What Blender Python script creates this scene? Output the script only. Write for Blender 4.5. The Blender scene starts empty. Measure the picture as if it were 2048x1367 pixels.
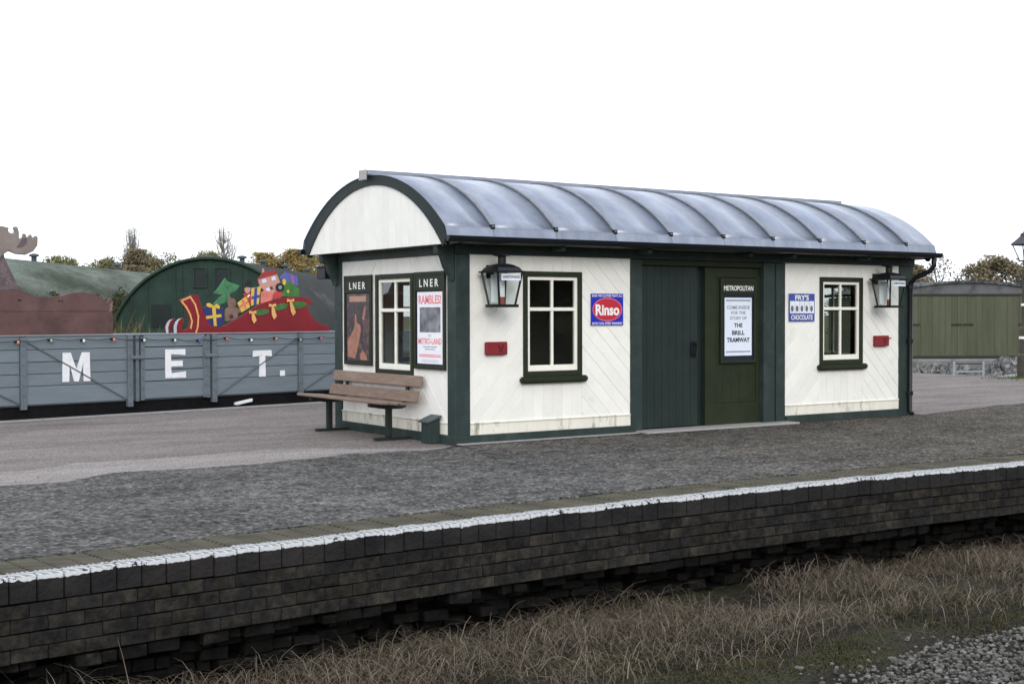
import bpy, bmesh, math, random
from mathutils import Vector, Matrix, noise
rad = math.radians
random.seed(7)
sc = bpy.context.scene
C = sc.collection

# ------------------------------------------------------------------ camera
cd = bpy.data.cameras.new('camera'); cam = bpy.data.objects.new('camera', cd); C.objects.link(cam)
cd.sensor_width = 36.0; cd.lens = 2677.39 / 2048 * 36.0
cd.clip_start = 0.1; cd.clip_end = 3000
YAW, PITCH, ROLL = 0.5969, -0.0206, -0.0023
f_ = Vector((math.sin(YAW)*math.cos(PITCH), math.cos(YAW)*math.cos(PITCH), math.sin(PITCH)))
r_ = Vector((math.cos(YAW), -math.sin(YAW), 0)); u_ = r_.cross(f_)
r2 = r_*math.cos(ROLL) + u_*math.sin(ROLL); u2 = u_*math.cos(ROLL) - r_*math.sin(ROLL)
m = Matrix((r2, u2, -f_)).transposed().to_4x4(); m.translation = Vector((-8.4825, -13.6846, 1.5748))
cam.matrix_world = m
sc.camera = cam
sc.render.resolution_x, sc.render.resolution_y = 1024, 683

# ------------------------------------------------------------------ sky: bright overcast
world = bpy.data.worlds.new('World'); sc.world = world; world.use_nodes = True
nt = world.node_tree; nd = nt.nodes; lk = nt.links; nd.clear()
SUN_EL, SUN_AZ = rad(24), rad(205)           # azimuth clockwise from +Y
sky = nd.new('ShaderNodeTexSky'); sky.sky_type = 'NISHITA'; sky.sun_disc = False
sky.sun_elevation = SUN_EL; sky.sun_rotation = SUN_AZ; sky.air_density = 1.0; sky.dust_density = 3.0; sky.ozone_density = 1.0
tc = nd.new('ShaderNodeTexCoord')
cn = nd.new('ShaderNodeTexNoise'); cn.inputs['Scale'].default_value = 2.2; cn.inputs['Detail'].default_value = 5
lk.new(tc.outputs['Generated'], cn.inputs['Vector'])
cr = nd.new('ShaderNodeValToRGB')
cr.color_ramp.elements[0].position = 0.3; cr.color_ramp.elements[0].color = (12.0, 12.9, 14.3, 1)
cr.color_ramp.elements[1].position = 0.7; cr.color_ramp.elements[1].color = (14.5, 15.2, 16.2, 1)
lk.new(cn.outputs['Fac'], cr.inputs['Fac'])
mx = nd.new('ShaderNodeMixRGB'); mx.inputs['Fac'].default_value = 0.9
lk.new(sky.outputs['Color'], mx.inputs['Color1']); lk.new(cr.outputs['Color'], mx.inputs['Color2'])
bg = nd.new('ShaderNodeBackground'); bg.inputs['Strength'].default_value = 0.10
ow = nd.new('ShaderNodeOutputWorld')
lk.new(mx.outputs['Color'], bg.inputs['Color']); lk.new(bg.outputs['Background'], ow.inputs['Surface'])

sd = bpy.data.lights.new('sun', 'SUN'); sd.energy = 0.9; sd.angle = rad(25); sd.color = (1.0, 0.96, 0.9)
so = bpy.data.objects.new('sun', sd); C.objects.link(so)
sdir = Vector((math.sin(SUN_AZ)*math.cos(SUN_EL), math.cos(SUN_AZ)*math.cos(SUN_EL), math.sin(SUN_EL)))
so.rotation_euler = sdir.to_track_quat('Z', 'Y').to_euler()
so.location = (-20, -30, 30)

sc.view_settings.view_transform = 'Standard'; sc.view_settings.look = 'None'
sc.view_settings.exposure = 0.35; sc.view_settings.gamma = 1.0
sc.view_settings.use_curve_mapping = False
sc.render.engine = 'CYCLES'
sc.cycles.use_denoising = True
sc.cycles.sample_clamp_indirect = 4.0
sc.cycles.max_bounces = 6; sc.cycles.transparent_max_bounces = 12
sc.render.filter_size = 1.7

# ------------------------------------------------------------------ materials
MATS = {}
def mat(name, col, rough=0.65, metal=0.0, var=0.12, vs=6.0, bump=0.0, bs=40.0, col2=None, c2s=3.0, c2lo=0.5, c2hi=0.65,
        obvar=0.0, spec=0.25, stretch=None, detail=6.0):
    """Painted or raw surface: base colour with soft blotches, a second colour in patches (wear, dirt), grain relief."""
    if name in MATS: return MATS[name]
    m = bpy.data.materials.new(name); m.use_nodes = True; MATS[name] = m
    n = m.node_tree.nodes; l = m.node_tree.links
    b = n['Principled BSDF']; b.inputs['Roughness'].default_value = rough; b.inputs['Metallic'].default_value = metal
    b.inputs['Specular IOR Level'].default_value = spec
    t = n.new('ShaderNodeTexCoord'); vec = t.outputs['Object']
    if obvar:
        oi = n.new('ShaderNodeObjectInfo')
        ad = n.new('ShaderNodeVectorMath'); ad.operation = 'ADD'
        ml = n.new('ShaderNodeVectorMath'); ml.operation = 'SCALE'; ml.inputs['Scale'].default_value = 37.0
        cb = n.new('ShaderNodeCombineXYZ')
        for k in range(3): l.new(oi.outputs['Random'], cb.inputs[k])
        l.new(cb.outputs[0], ml.inputs[0]); l.new(vec, ad.inputs[0]); l.new(ml.outputs[0], ad.inputs[1]); vec = ad.outputs[0]
    if stretch:
        mp = n.new('ShaderNodeMapping'); mp.inputs['Scale'].default_value = stretch
        l.new(vec, mp.inputs['Vector']); vec = mp.outputs['Vector']
    nz = n.new('ShaderNodeTexNoise'); nz.inputs['Scale'].default_value = vs; nz.inputs['Detail'].default_value = detail
    nz.inputs['Roughness'].default_value = 0.65
    l.new(vec, nz.inputs['Vector'])
    mr = n.new('ShaderNodeMapRange'); mr.inputs['From Min'].default_value = 0.3; mr.inputs['From Max'].default_value = 0.7
    mr.inputs['To Min'].default_value = 1-var; mr.inputs['To Max'].default_value = 1+var
    l.new(nz.outputs['Fac'], mr.inputs['Value'])
    base = None
    if col2 is not None:
        n2 = n.new('ShaderNodeTexNoise'); n2.inputs['Scale'].default_value = c2s; n2.inputs['Detail'].default_value = 8
        n2.inputs['Roughness'].default_value = 0.7; l.new(vec, n2.inputs['Vector'])
        r2_ = n.new('ShaderNodeMapRange'); r2_.inputs['From Min'].default_value = c2lo; r2_.inputs['From Max'].default_value = c2hi
        l.new(n2.outputs['Fac'], r2_.inputs['Value'])
        mc = n.new('ShaderNodeMixRGB'); mc.inputs['Color1'].default_value = (*col, 1); mc.inputs['Color2'].default_value = (*col2, 1)
        l.new(r2_.outputs['Result'], mc.inputs['Fac']); base = mc.outputs['Color']
    hs = n.new('ShaderNodeHueSaturation')
    if base: l.new(base, hs.inputs['Color'])
    else: hs.inputs['Color'].default_value = (*col, 1)
    val = mr.outputs['Result']
    if obvar:
        mo = n.new('ShaderNodeMapRange'); mo.inputs['To Min'].default_value = 1-obvar; mo.inputs['To Max'].default_value = 1+obvar
        l.new(oi.outputs['Random'], mo.inputs['Value'])
        mm = n.new('ShaderNodeMath'); mm.operation = 'MULTIPLY'; l.new(val, mm.inputs[0]); l.new(mo.outputs['Result'], mm.inputs[1]); val = mm.outputs[0]
    l.new(val, hs.inputs['Value'])
    l.new(hs.outputs['Color'], b.inputs['Base Color'])
    if bump:
        nb = n.new('ShaderNodeTexNoise'); nb.inputs['Scale'].default_value = bs; nb.inputs['Detail'].default_value = 4
        l.new(vec, nb.inputs['Vector'])
        bp = n.new('ShaderNodeBump'); bp.inputs['Strength'].default_value = bump; bp.inputs['Distance'].default_value = 0.01
        l.new(nb.outputs['Fac'], bp.inputs['Height']); l.new(bp.outputs['Normal'], b.inputs['Normal'])
    return m

def glass_mat(name, tint=(0.9, 0.95, 0.95), ior=1.5, rough=0.0):
    m = bpy.data.materials.new(name); m.use_nodes = True; MATS[name] = m
    n = m.node_tree.nodes; l = m.node_tree.links; n.clear()
    o = n.new('ShaderNodeOutputMaterial'); mxs = n.new('ShaderNodeMixShader')
    fr = n.new('ShaderNodeFresnel'); fr.inputs['IOR'].default_value = ior
    tr = n.new('ShaderNodeBsdfTransparent'); tr.inputs['Color'].default_value = (*tint, 1)
    gl = n.new('ShaderNodeBsdfGlossy'); gl.inputs['Roughness'].default_value = rough
    ge = n.new('ShaderNodeNewGeometry'); iv_ = n.new('ShaderNodeMath'); iv_.operation = 'SUBTRACT'; iv_.inputs[0].default_value = 1.0; l.new(ge.outputs['Backfacing'], iv_.inputs[1])
    mu = n.new('ShaderNodeMath'); mu.operation = 'MULTIPLY'; l.new(fr.outputs[0], mu.inputs[0]); l.new(iv_.outputs[0], mu.inputs[1])
    l.new(mu.outputs[0], mxs.inputs[0]); l.new(tr.outputs[0], mxs.inputs[1]); l.new(gl.outputs[0], mxs.inputs[2])
    l.new(mxs.outputs[0], o.inputs['Surface'])
    return m

CREAM = mat('cream_paint', (0.80, 0.785, 0.735), 0.5, var=0.05, vs=3, bump=0.08, bs=60, obvar=0.035, col2=(0.60, 0.57, 0.49), c2s=1.7, c2lo=0.62, c2hi=0.85)
CREAMD = mat('cream_joint', (0.74, 0.72, 0.66), 0.8, var=0.1)
WHITEP = mat('white_sash_paint', (0.82, 0.80, 0.72), 0.45, var=0.05)
GREEN = mat('dark_green_paint', (0.030, 0.045, 0.042), 0.45, var=0.2, vs=4, bump=0.06, bs=50, col2=(0.05, 0.065, 0.06), c2s=2.0, c2lo=0.5, c2hi=0.8, spec=0.15)
OLIVE = mat('olive_green_paint', (0.023, 0.029, 0.016), 0.45, var=0.15, vs=4, bump=0.05, spec=0.15)
DOORG = mat('door_green_paint', (0.020, 0.030, 0.028), 0.5, var=0.15, vs=3, bump=0.05, spec=0.15)
BLACK = mat('black_paint', (0.008, 0.010, 0.013), 0.35, var=0.2)
LEAD = mat('roof_sheet_metal', (0.150, 0.178, 0.250), 0.30, metal=0.10, var=0.24, vs=2.5, bump=0.15, bs=7, obvar=0.10, col2=(0.235, 0.258, 0.315), c2s=2.2, c2lo=0.42, c2hi=0.72, spec=0.9, stretch=(1.6, 0.7, 0.7))
LEADB = mat('ridge_lead', (0.24, 0.26, 0.31), 0.5, metal=0.0, var=0.15, vs=3)
LEADR = mat('roof_batten_metal', (0.15, 0.162, 0.185), 0.5, var=0.25, spec=0.6)
GLASS = glass_mat('window_glass', (0.82, 0.84, 0.82), 2.0)
LGLASS = glass_mat('lantern_glass', (0.93, 0.96, 0.96), 1.45, 0.05)
INSIDE = mat('dim_interior_paint', (0.10, 0.09, 0.08), 0.8)
NAVY = mat('navy_board', (0.012, 0.016, 0.03), 0.5)
PAPER = mat('white_paper', (0.80, 0.80, 0.84), 0.6, var=0.03)
WHITE = mat('white_lettering', (0.80, 0.80, 0.78), 0.55, var=0.05)
INK = mat('black_ink', (0.03, 0.03, 0.035), 0.6)
GREYINK = mat('grey_ink', (0.30, 0.31, 0.34), 0.6)
REDINK = mat('red_ink', (0.75, 0.20, 0.23), 0.6)
REDP = mat('red_paint', (0.21, 0.018, 0.026), 0.5, var=0.15)
ENBLUE = mat('blue_enamel', (0.030, 0.035, 0.40), 0.25, var=0.08)
ENRED = mat('red_enamel', (0.50, 0.035, 0.055), 0.25, var=0.06)
FBLUE = mat('pale_blue_enamel', (0.06, 0.09, 0.34), 0.3, var=0.08)
WOOD = mat('weathered_bench_wood', (0.185, 0.130, 0.100), 0.75, var=0.22, vs=5, bump=0.25, bs=30, stretch=(14, 1.2, 14), obvar=0.1, col2=(0.26, 0.205, 0.175), c2s=2, c2lo=0.5, c2hi=0.75)
IRON = mat('dark_green_iron', (0.016, 0.022, 0.018), 0.5, var=0.2, bump=0.1)
WGREY = mat('wagon_grey_paint', (0.150, 0.178, 0.200), 0.6, var=0.10, vs=3, bump=0.12, bs=20, obvar=0.05, stretch=(0.6, 2, 4), col2=(0.11, 0.125, 0.135), c2s=2.2, c2lo=0.58, c2hi=0.85)
WIRON = mat('wagon_iron_paint', (0.115, 0.137, 0.155), 0.55, var=0.15)
WCAP = mat('wagon_capping', (0.25, 0.28, 0.31), 0.4, metal=0.3, var=0.1)
UNDER = mat('underframe_black', (0.010, 0.010, 0.011), 0.7, var=0.3, spec=0.03)
CONC = mat('worn_concrete', (0.28, 0.27, 0.26), 0.85, var=0.15, vs=8, bump=0.3, bs=60)

# ------------------------------------------------------------------ mesh helpers
def obj(name, verts, faces, material, parent=None, smooth=False):
    me = bpy.data.meshes.new(name); me.from_pydata([tuple(v) for v in verts], [], faces); me.update()
    if material: 
        for mm in (material if isinstance(material, (list, tuple)) else [material]): me.materials.append(mm)
    if smooth: me.polygons.foreach_set('use_smooth', [True]*len(me.polygons))
    o = bpy.data.objects.new(name, me); C.objects.link(o)
    if parent: o.parent = parent
    return o
def thing(name, label, cat, loc=(0, 0, 0), rot=(0, 0, 0), group=None):
    o = bpy.data.objects.new(name, None); C.objects.link(o); o.empty_display_size = 0.2
    o.location = loc; o.rotation_euler = rot; tag(o, label, cat, group); return o
def tag(o, label=None, cat=None, group=None, kind=None):
    if label: o['label'] = label
    if cat: o['category'] = cat
    if group: o['group'] = group
    if kind: o['kind'] = kind
    return o
class MB:
    def __init__(s): s.v = []; s.f = []
    def add(s, v, f):
        k = len(s.v); s.v += [tuple(p) for p in v]; s.f += [tuple(i+k for i in q) for q in f]; return s
    def box(s, x0, x1, y0, y1, z0, z1):
        return s.add([(x0,y0,z0),(x1,y0,z0),(x1,y1,z0),(x0,y1,z0),(x0,y0,z1),(x1,y0,z1),(x1,y1,z1),(x0,y1,z1)],
                     [(3,2,1,0),(4,5,6,7),(0,1,5,4),(1,2,6,5),(2,3,7,6),(3,0,4,7)])
    def prism(s, poly, n0, n1, mp):
        a = sum(poly[i][0]*poly[(i+1) % len(poly)][1]-poly[(i+1) % len(poly)][0]*poly[i][1] for i in range(len(poly)))
        if a < 0: poly = poly[::-1]
        k = len(poly)
        v = [mp(u, w, n0) for u, w in poly] + [mp(u, w, n1) for u, w in poly]
        f = [tuple(range(k-1, -1, -1)), tuple(range(k, 2*k))] + [(i, (i+1) % k, k+(i+1) % k, k+i) for i in range(k)]
        return s.add(v, f)
    def tube(s, pts, r, seg=8, r1=None, caps=True):
        pts = [Vector(p) for p in pts]; n = len(pts); v = []; f = []
        up = None
        for i, p in enumerate(pts):
            d = (pts[min(i+1, n-1)]-pts[max(i-1, 0)]).normalized()
            if up is None: up = Vector((0, 0, 1)) if abs(d.z) < 0.9 else Vector((1, 0, 0))
            a = d.cross(up).normalized(); b = d.cross(a).normalized(); up = -b if False else up
            rr = r if r1 is None else r+(r1-r)*i/(n-1)
            if isinstance(r, (list, tuple)): rr = r[i]
            for k in range(seg):
                t = 2*math.pi*k/seg; v.append(p+a*math.cos(t)*rr+b*math.sin(t)*rr)
        for i in range(n-1):
            for k in range(seg):
                f.append((i*seg+k, i*seg+(k+1) % seg, (i+1)*seg+(k+1) % seg, (i+1)*seg+k))
        if caps: f.append(tuple(range(seg-1, -1, -1))); f.append(tuple((n-1)*seg+k for k in range(seg)))
        return s.add(v, f)
    def lathe(s, prof, cx, cy, seg=16):
        v = []; f = []
        for r, z in prof:
            for k in range(seg):
                t = 2*math.pi*k/seg; v.append((cx+r*math.cos(t), cy+r*math.sin(t), z))
        for i in range(len(prof)-1):
            for k in range(seg):
                f.append((i*seg+k, i*seg+(k+1) % seg, (i+1)*seg+(k+1) % seg, (i+1)*seg+k))
        f.append(tuple(range(seg-1, -1, -1))); f.append(tuple((len(prof)-1)*seg+k for k in range(seg)))
        return s.add(v, f)
    def build(s, name, material, parent=None, bevel=0.0, smooth=False, seg=1):
        o = obj(name, s.v, s.f, material, parent, smooth)
        if bevel:
            bm = bmesh.new(); bm.from_mesh(o.data)
            ed = [e for e in bm.edges if len(e.link_faces) == 2 and e.calc_face_angle(0) > 0.6]
            bmesh.ops.bevel(bm, geom=ed, offset=bevel, segments=seg, affect='EDGES', clamp_overlap=True)
            bm.to_mesh(o.data); bm.free()
        return o
def box(name, x0, x1, y0, y1, z0, z1, material, parent=None, bevel=0.004):
    return MB().box(x0, x1, y0, y1, z0, z1).build(name, material, parent, bevel)
FRONT = lambda u, v, n: (u, -n, v)        # wall at y=0, n outward (towards -y)
GABLE = lambda u, v, n: (-n, -u, v)       # wall at x=0, u = -y, n outward (towards -x)
LOCAL = lambda u, v, n: (u, v, n)
def prism(name, poly, n0, n1, mp, material, parent=None, bevel=0.0):
    return MB().prism(poly, n0, n1, mp).build(name, material, parent, bevel)
def rect(u0, u1, v0, v1): return [(u0, v0), (u1, v0), (u1, v1), (u0, v1)]
def clip(poly, a, b, c):
    """keep the side a*u+b*v <= c"""
    out = []
    for i in range(len(poly)):
        p, q = poly[i], poly[(i+1) % len(poly)]
        dp, dq = a*p[0]+b*p[1]-c, a*q[0]+b*q[1]-c
        if dp <= 0: out.append(p)
        if dp*dq < 0:
            t = dp/(dp-dq); out.append((p[0]+(q[0]-p[0])*t, p[1]+(q[1]-p[1])*t))
    return out
def area(p): return abs(sum(p[i][0]*p[(i+1) % len(p)][1]-p[(i+1) % len(p)][0]*p[i][1] for i in range(len(p))))/2 if len(p) > 2 else 0
def planks(parent, region, ang, w, n0, n1, mp, material, gap=0.0035, shift=0.0):
    """one object for each board of a boarded panel; ang = direction across the boards"""
    a, b = math.cos(ang), math.sin(ang)
    ts = [a*u+b*v for u, v in region]
    k = math.floor((min(ts)-shift)/w)
    while shift+k*w < max(ts):
        lo, hi = shift+k*w+gap/2, shift+(k+1)*w-gap/2
        p = clip(clip(region, a, b, hi), -a, -b, -lo)
        if area(p) > 0.0006:
            prism('plank', p, n0, n1+random.uniform(-0.0015, 0.0015), mp, material, parent, 0.0025)
        k += 1
def holed_wall(name, u0, u1, v0, v1, holes, n0, n1, mp, material, parent):
    us = sorted({u0, u1, *[h[0] for h in holes], *[h[1] for h in holes]}); vs = sorted({v0, v1, *[h[2] for h in holes], *[h[3] for h in holes]})
    mb = MB()
    for i in range(len(us)-1):
        for j in range(len(vs)-1):
            cu, cv = (us[i]+us[i+1])/2, (vs[j]+vs[j+1])/2
            if any(h[0] < cu < h[1] and h[2] < cv < h[3] for h in holes): continue
            mb.prism(rect(us[i], us[i+1], vs[j], vs[j+1]), n0, n1, mp)
    return mb.build(name, material, parent)
def frame(name, u0, u1, v0, v1, t, n0, n1, mp, material, parent, tb=None, bevel=0.003):
    tb = tb or t
    mb = MB()
    mb.prism(rect(u0, u0+t, v0, v1), n0, n1, mp); mb.prism(rect(u1-t, u1, v0, v1), n0, n1, mp)
    mb.prism(rect(u0+t, u1-t, v1-t, v1), n0, n1, mp); mb.prism(rect(u0+t, u1-t, v0, v0+tb), n0, n1, mp)
    return mb.build(name, material, parent, bevel)
def ellipse(cu, cv, ru, rv, n=28): return [(cu+ru*math.cos(2*math.pi*i/n), cv+rv*math.sin(2*math.pi*i/n)) for i in range(n)]
def text(name, body, cu, cv, w, h, n, mp, material, parent, bold=0.0, thick=0.0012):
    cu_ = bpy.data.curves.new('t', 'FONT'); cu_.body = body; cu_.extrude = 0.01; cu_.offset = bold; cu_.resolution_u = 3
    o = bpy.data.objects.new('t', cu_); C.objects.link(o)
    dg = bpy.context.evaluated_depsgraph_get(); dg.update()
    me = bpy.data.meshes.new_from_object(o.evaluated_get(dg))
    C.objects.unlink(o); bpy.data.objects.remove(o); bpy.data.curves.remove(cu_)
    xs = [v.co.x for v in me.vertices]; ys = [v.co.y for v in me.vertices]
    x0, x1, y0, y1 = min(xs), max(xs), min(ys), max(ys)
    for v in me.vertices:
        v.co = Vector(mp(cu-w/2+(v.co.x-x0)/(x1-x0)*w, cv-h/2+(v.co.y-y0)/(y1-y0)*h, n+(thick if v.co.z > 0 else 0)))
    me.materials.clear(); me.materials.append(material); me.name = name
    ob = bpy.data.objects.new(name, me); C.objects.link(ob); ob.parent = parent
    return ob

# ================================================================== SETTING
# platform edge towards the camera curves gently
def edge_y(x):
    if x > 4.5: return -5.0-0.0075*16-0.06*(x-4.5)*0.5
    return -5.0-0.0075*(x-0.5)**2 if x > -9 else -5.0-0.0075*90.25+0.1425*(x+9)*1.0
def far_y(x): return 7.1+(x+3.59)*0.2059

def surface_mat(name, c1, c2, c3, grain, bumpk, patch=0.8, glints=0.0, stretch=(0.45, 1.6, 1), streak=0.0, brown=None, lo=0.33, hi=0.68, contrast=0.45):
    m = bpy.data.materials.new(name); m.use_nodes = True; n = m.node_tree.nodes; l = m.node_tree.links
    b = n['Principled BSDF']; b.inputs['Roughness'].default_value = 0.95; b.inputs['Specular IOR Level'].default_value = 0.08
    t = n.new('ShaderNodeTexCoord')
    v1 = n.new('ShaderNodeTexVoronoi'); v1.inputs['Scale'].default_value = grain; l.new(t.outputs['Object'], v1.inputs['Vector'])
    hs = n.new('ShaderNodeSeparateColor'); l.new(v1.outputs['Color'], hs.inputs[0])
    nz = n.new('ShaderNodeTexNoise'); nz.inputs['Scale'].default_value = patch; nz.inputs['Detail'].default_value = 9; nz.inputs['Roughness'].default_value = 0.68
    mp = n.new('ShaderNodeMapping'); mp.inputs['Scale'].default_value = stretch; mp.inputs['Rotation'].default_value = (0, 0, rad(-6))
    l.new(t.outputs['Object'], mp.inputs['Vector']); l.new(mp.outputs['Vector'], nz.inputs['Vector'])
    r = n.new('ShaderNodeValToRGB'); e = r.color_ramp.elements
    e[0].position = lo; e[0].color = (*c1, 1); e[1].position = hi; e[1].color = (*c3, 1)
    x = e.new(0.5); x.color = (*c2, 1)
    l.new(nz.outputs['Fac'], r.inputs['Fac'])
    mr = n.new('ShaderNodeMapRange'); mr.inputs['To Min'].default_value = 1-contrast; mr.inputs['To Max'].default_value = 1+contrast
    l.new(hs.outputs[0], mr.inputs['Value'])
    hv = n.new('ShaderNodeHueSaturation'); l.new(r.outputs['Color'], hv.inputs['Color']); l.new(mr.outputs['Result'], hv.inputs['Value'])
    col = hv.outputs['Color']
    if streak:
        ns = n.new('ShaderNodeTexNoise'); ns.inputs['Scale'].default_value = 5.5; ns.inputs['Detail'].default_value = 6; ns.inputs['Roughness'].default_value = 0.75
        l.new(t.outputs['Object'], ns.inputs['Vector'])
        ms = n.new('ShaderNodeMapRange'); ms.inputs['From Min'].default_value = 0.36; ms.inputs['From Max'].default_value = 0.56
        ms.inputs['To Min'].default_value = 1-streak; ms.inputs['To Max'].default_value = 1.08; l.new(ns.outputs['Fac'], ms.inputs['Value'])
        h2 = n.new('ShaderNodeHueSaturation'); l.new(col, h2.inputs['Color']); l.new(ms.outputs['Result'], h2.inputs['Value']); col = h2.outputs['Color']
    if brown:
        sx = n.new('ShaderNodeSeparateXYZ'); l.new(t.outputs['Object'], sx.inputs[0])
        nb2 = n.new('ShaderNodeTexNoise'); nb2.inputs['Scale'].default_value = 0.5; nb2.inputs['Detail'].default_value = 5; l.new(t.outputs['Object'], nb2.inputs['Vector'])
        ma = n.new('ShaderNodeMath'); ma.operation = 'MULTIPLY_ADD'; ma.inputs[1].default_value = 9.0; l.new(nb2.outputs['Fac'], ma.inputs[0]); l.new(sx.outputs['X'], ma.inputs[2])
        mb2 = n.new('ShaderNodeMapRange'); mb2.inputs['From Min'].default_value = 3.0; mb2.inputs['From Max'].default_value = 9.0; l.new(ma.outputs[0], mb2.inputs['Value'])
        mm2 = n.new('ShaderNodeMixRGB'); mm2.blend_type = 'MULTIPLY'; mm2.inputs['Color2'].default_value = (*brown, 1); l.new(mb2.outputs['Result'], mm2.inputs['Fac']); l.new(col, mm2.inputs['Color1']); col = mm2.outputs['Color']
    if glints:
        g = n.new('ShaderNodeMath'); g.operation = 'GREATER_THAN'; g.inputs[1].default_value = 1-glints; l.new(hs.outputs[1], g.inputs[0])
        mg = n.new('ShaderNodeMixRGB'); mg.inputs['Color2'].default_value = (0.22, 0.22, 0.22, 1); l.new(g.outputs[0], mg.inputs['Fac']); l.new(col, mg.inputs['Color1']); col = mg.outputs['Color']
    l.new(col, b.inputs['Base Color'])
    nb = n.new('ShaderNodeTexNoise'); nb.inputs['Scale'].default_value = grain*0.6; nb.inputs['Detail'].default_value = 5; l.new(t.outputs['Object'], nb.inputs['Vector'])
    ad = n.new('ShaderNodeMath'); ad.operation = 'ADD'; l.new(nb.outputs['Fac'], ad.inputs[0]); l.new(v1.outputs['Distance'], ad.inputs[1])
    bp = n.new('ShaderNodeBump'); bp.inputs['Strength'].default_value = bumpk; bp.inputs['Distance'].default_value = 0.02
    l.new(ad.outputs[0], bp.inputs['Height']); l.new(bp.outputs['Normal'], b.inputs['Normal'])
    MATS[name] = m; return m
PINK = surface_mat('worn_pinkish_tarmac', (0.125, 0.108, 0.102), (0.172, 0.150, 0.142), (0.215, 0.19, 0.18), 70, 0.25, 0.9)
PALE = surface_mat('pale_worn_tarmac', (0.185, 0.166, 0.158), (0.225, 0.204, 0.195), (0.265, 0.244, 0.234), 80, 0.25, 1.2)
DARK = surface_mat('coarse_dark_tarmac', (0.070, 0.067, 0.064), (0.104, 0.100, 0.096), (0.145, 0.140, 0.135), 38, 1.0, 0.8, glints=0.035, streak=0.55, contrast=0.65, brown=(0.86, 0.79, 0.69), stretch=(0.8, 1.2, 1))
BROWNT = surface_mat('brown_dark_tarmac', (0.05, 0.045, 0.04), (0.075, 0.068, 0.06), (0.10, 0.092, 0.082), 60, 0.6, 0.9, glints=0.015)
SOIL = surface_mat('track_bed_soil', (0.016, 0.014, 0.011), (0.034, 0.030, 0.023), (0.040, 0.046, 0.018), 60, 1.0, 1.4)
BALM = surface_mat('ballast_bed', (0.05, 0.05, 0.048), (0.09, 0.088, 0.082), (0.13, 0.127, 0.12), 22, 1.0, 1.5)
FIELD = mat('field_grass', (0.06, 0.075, 0.03), 0.95, var=0.3, vs=0.6, bump=0.4, bs=20, col2=(0.11, 0.10, 0.05), c2s=0.2, c2lo=0.4, c2hi=0.6)

# ground sheet to the horizon
gm = MB(); NG = 24; GS = 1500.0
gm.add([(-GS, -GS, -1.0), (GS, -GS, -1.0), (GS, GS, -1.0), (-GS, GS, -1.0)], [(0, 1, 2, 3)])
tag(gm.build('ground', FIELD), 'flat grassy ground around the station reaching to the horizon', kind='structure')

# platform body
X0, X1 = -30.0, 20.4
xs = [X0+i*0.6 for i in range(int((X1-X0)/0.6)+1)]+[X1]
pm = MB(); v = []; f = []
for x in xs:
    e = edge_y(x); fy = far_y(x)
    v += [(x, e+0.60, -1.02), (x, e+0.60, -0.52), (x, e+0.118, -0.52), (x, e+0.118, -0.166), (x, e+0.545, -0.166), (x, e+0.545, -0.004), (x, fy-0.28, -0.004), (x, fy-0.28, -0.1), (x, fy, -0.1), (x, fy, -1.02)]
for i in range(len(xs)-1):
    for k in range(9): f.append((i*10+k, (i+1)*10+k, (i+1)*10+k+1, i*10+k+1))
f.append(tuple(range(9, -1, -1))); f.append(tuple((len(xs)-1)*10+k for k in range(10)))
platform = obj('platform', v, f, PINK)
tag(platform, 'station platform of old tarmac with dark brick face', kind='structure')
# far platform edge slabs (pale)
k = 0; x = -12.0
while x < 14:
    e0, e1 = far_y(x+0.01), far_y(x+0.89)
    o = obj('edging_slab', [(x+0.01, e0-0.27, -0.1), (x+0.89, e1-0.27, -0.1), (x+0.89, e1+0.02, -0.1), (x+0.01, e0+0.02, -0.1),
                            (x+0.01, e0-0.27, 0.004), (x+0.89, e1-0.27, 0.004), (x+0.89, e1+0.02, 0.004), (x+0.01, e0+0.02, 0.004)],
            [(3,2,1,0),(4,5,6,7),(0,1,5,4),(1,2,6,5),(2,3,7,6),(3,0,4,7)], CONC, platform)
    x += 0.9

# surfacing sheets: coarse dark tarmac in front, a pale worn band along its edge
def wob(x, s, a): return a*(0.22*noise.noise(Vector((x*s*27.0, 5.7, 0)))+noise.noise(Vector((x*s, 3.3, 0)))+0.6*noise.noise(Vector((x*s*3.1, 7.7, 0)))+0.35*noise.noise(Vector((x*s*9.0, 1.7, 0))))
def lip(x):
    pts = [(-30, -0.9), (-5.5, -0.85), (-4.9, -0.9), (-4.3, -0.45), (-3.5, -0.62), (-2.5, -0.45), (-1.6, -0.33), (-0.6, -0.45), (-0.2, -0.30), (0.0, -0.16), (8.3, -0.16), (9.0, 0.0), (12, 0.6), (20.4, 1.8)]
    for (a, b), (c, d) in zip(pts, pts[1:]):
        if a <= x <= c: return b+(d-b)*(x-a)/(c-a)
    return pts[-1][1]
def sheet(name, xa, xb, fa, fb, z, material, step=0.06, label=''):
    v = []; f = []; n = int((xb-xa)/step)
    for i in range(n+1):
        x = xa+(xb-xa)*i/n
        ya, yb = fa(x), fb(x)
        v += [(x, ya, z-0.02), (x, ya, z), (x, yb, z), (x, yb, z-0.02)]
        if i:
            q = 4*i; p = q-4
            f += [(p, q, q+1, p+1), (p+1, q+1, q+2, p+2), (p+2, q+2, q+3, p+3)]
    o = obj(name, v, f, material); tag(o, label, kind='structure'); return o
def wlip(x): return lip(x)+wob(x, 0.9, 0.10)*(1.0 if x < 0 or x > 8.6 else 0.25)
sheet('pale_tarmac', -30, -0.03, lambda x: lip(x)-0.3, lambda x: lip(x)+min(1.25, 1.25*max(0, (-x-0.1))/2.2+0.12)+wob(x+9, 0.5, 0.16), 0.0, PALE, 0.1, 'pale worn strip of tarmac on the platform')
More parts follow.
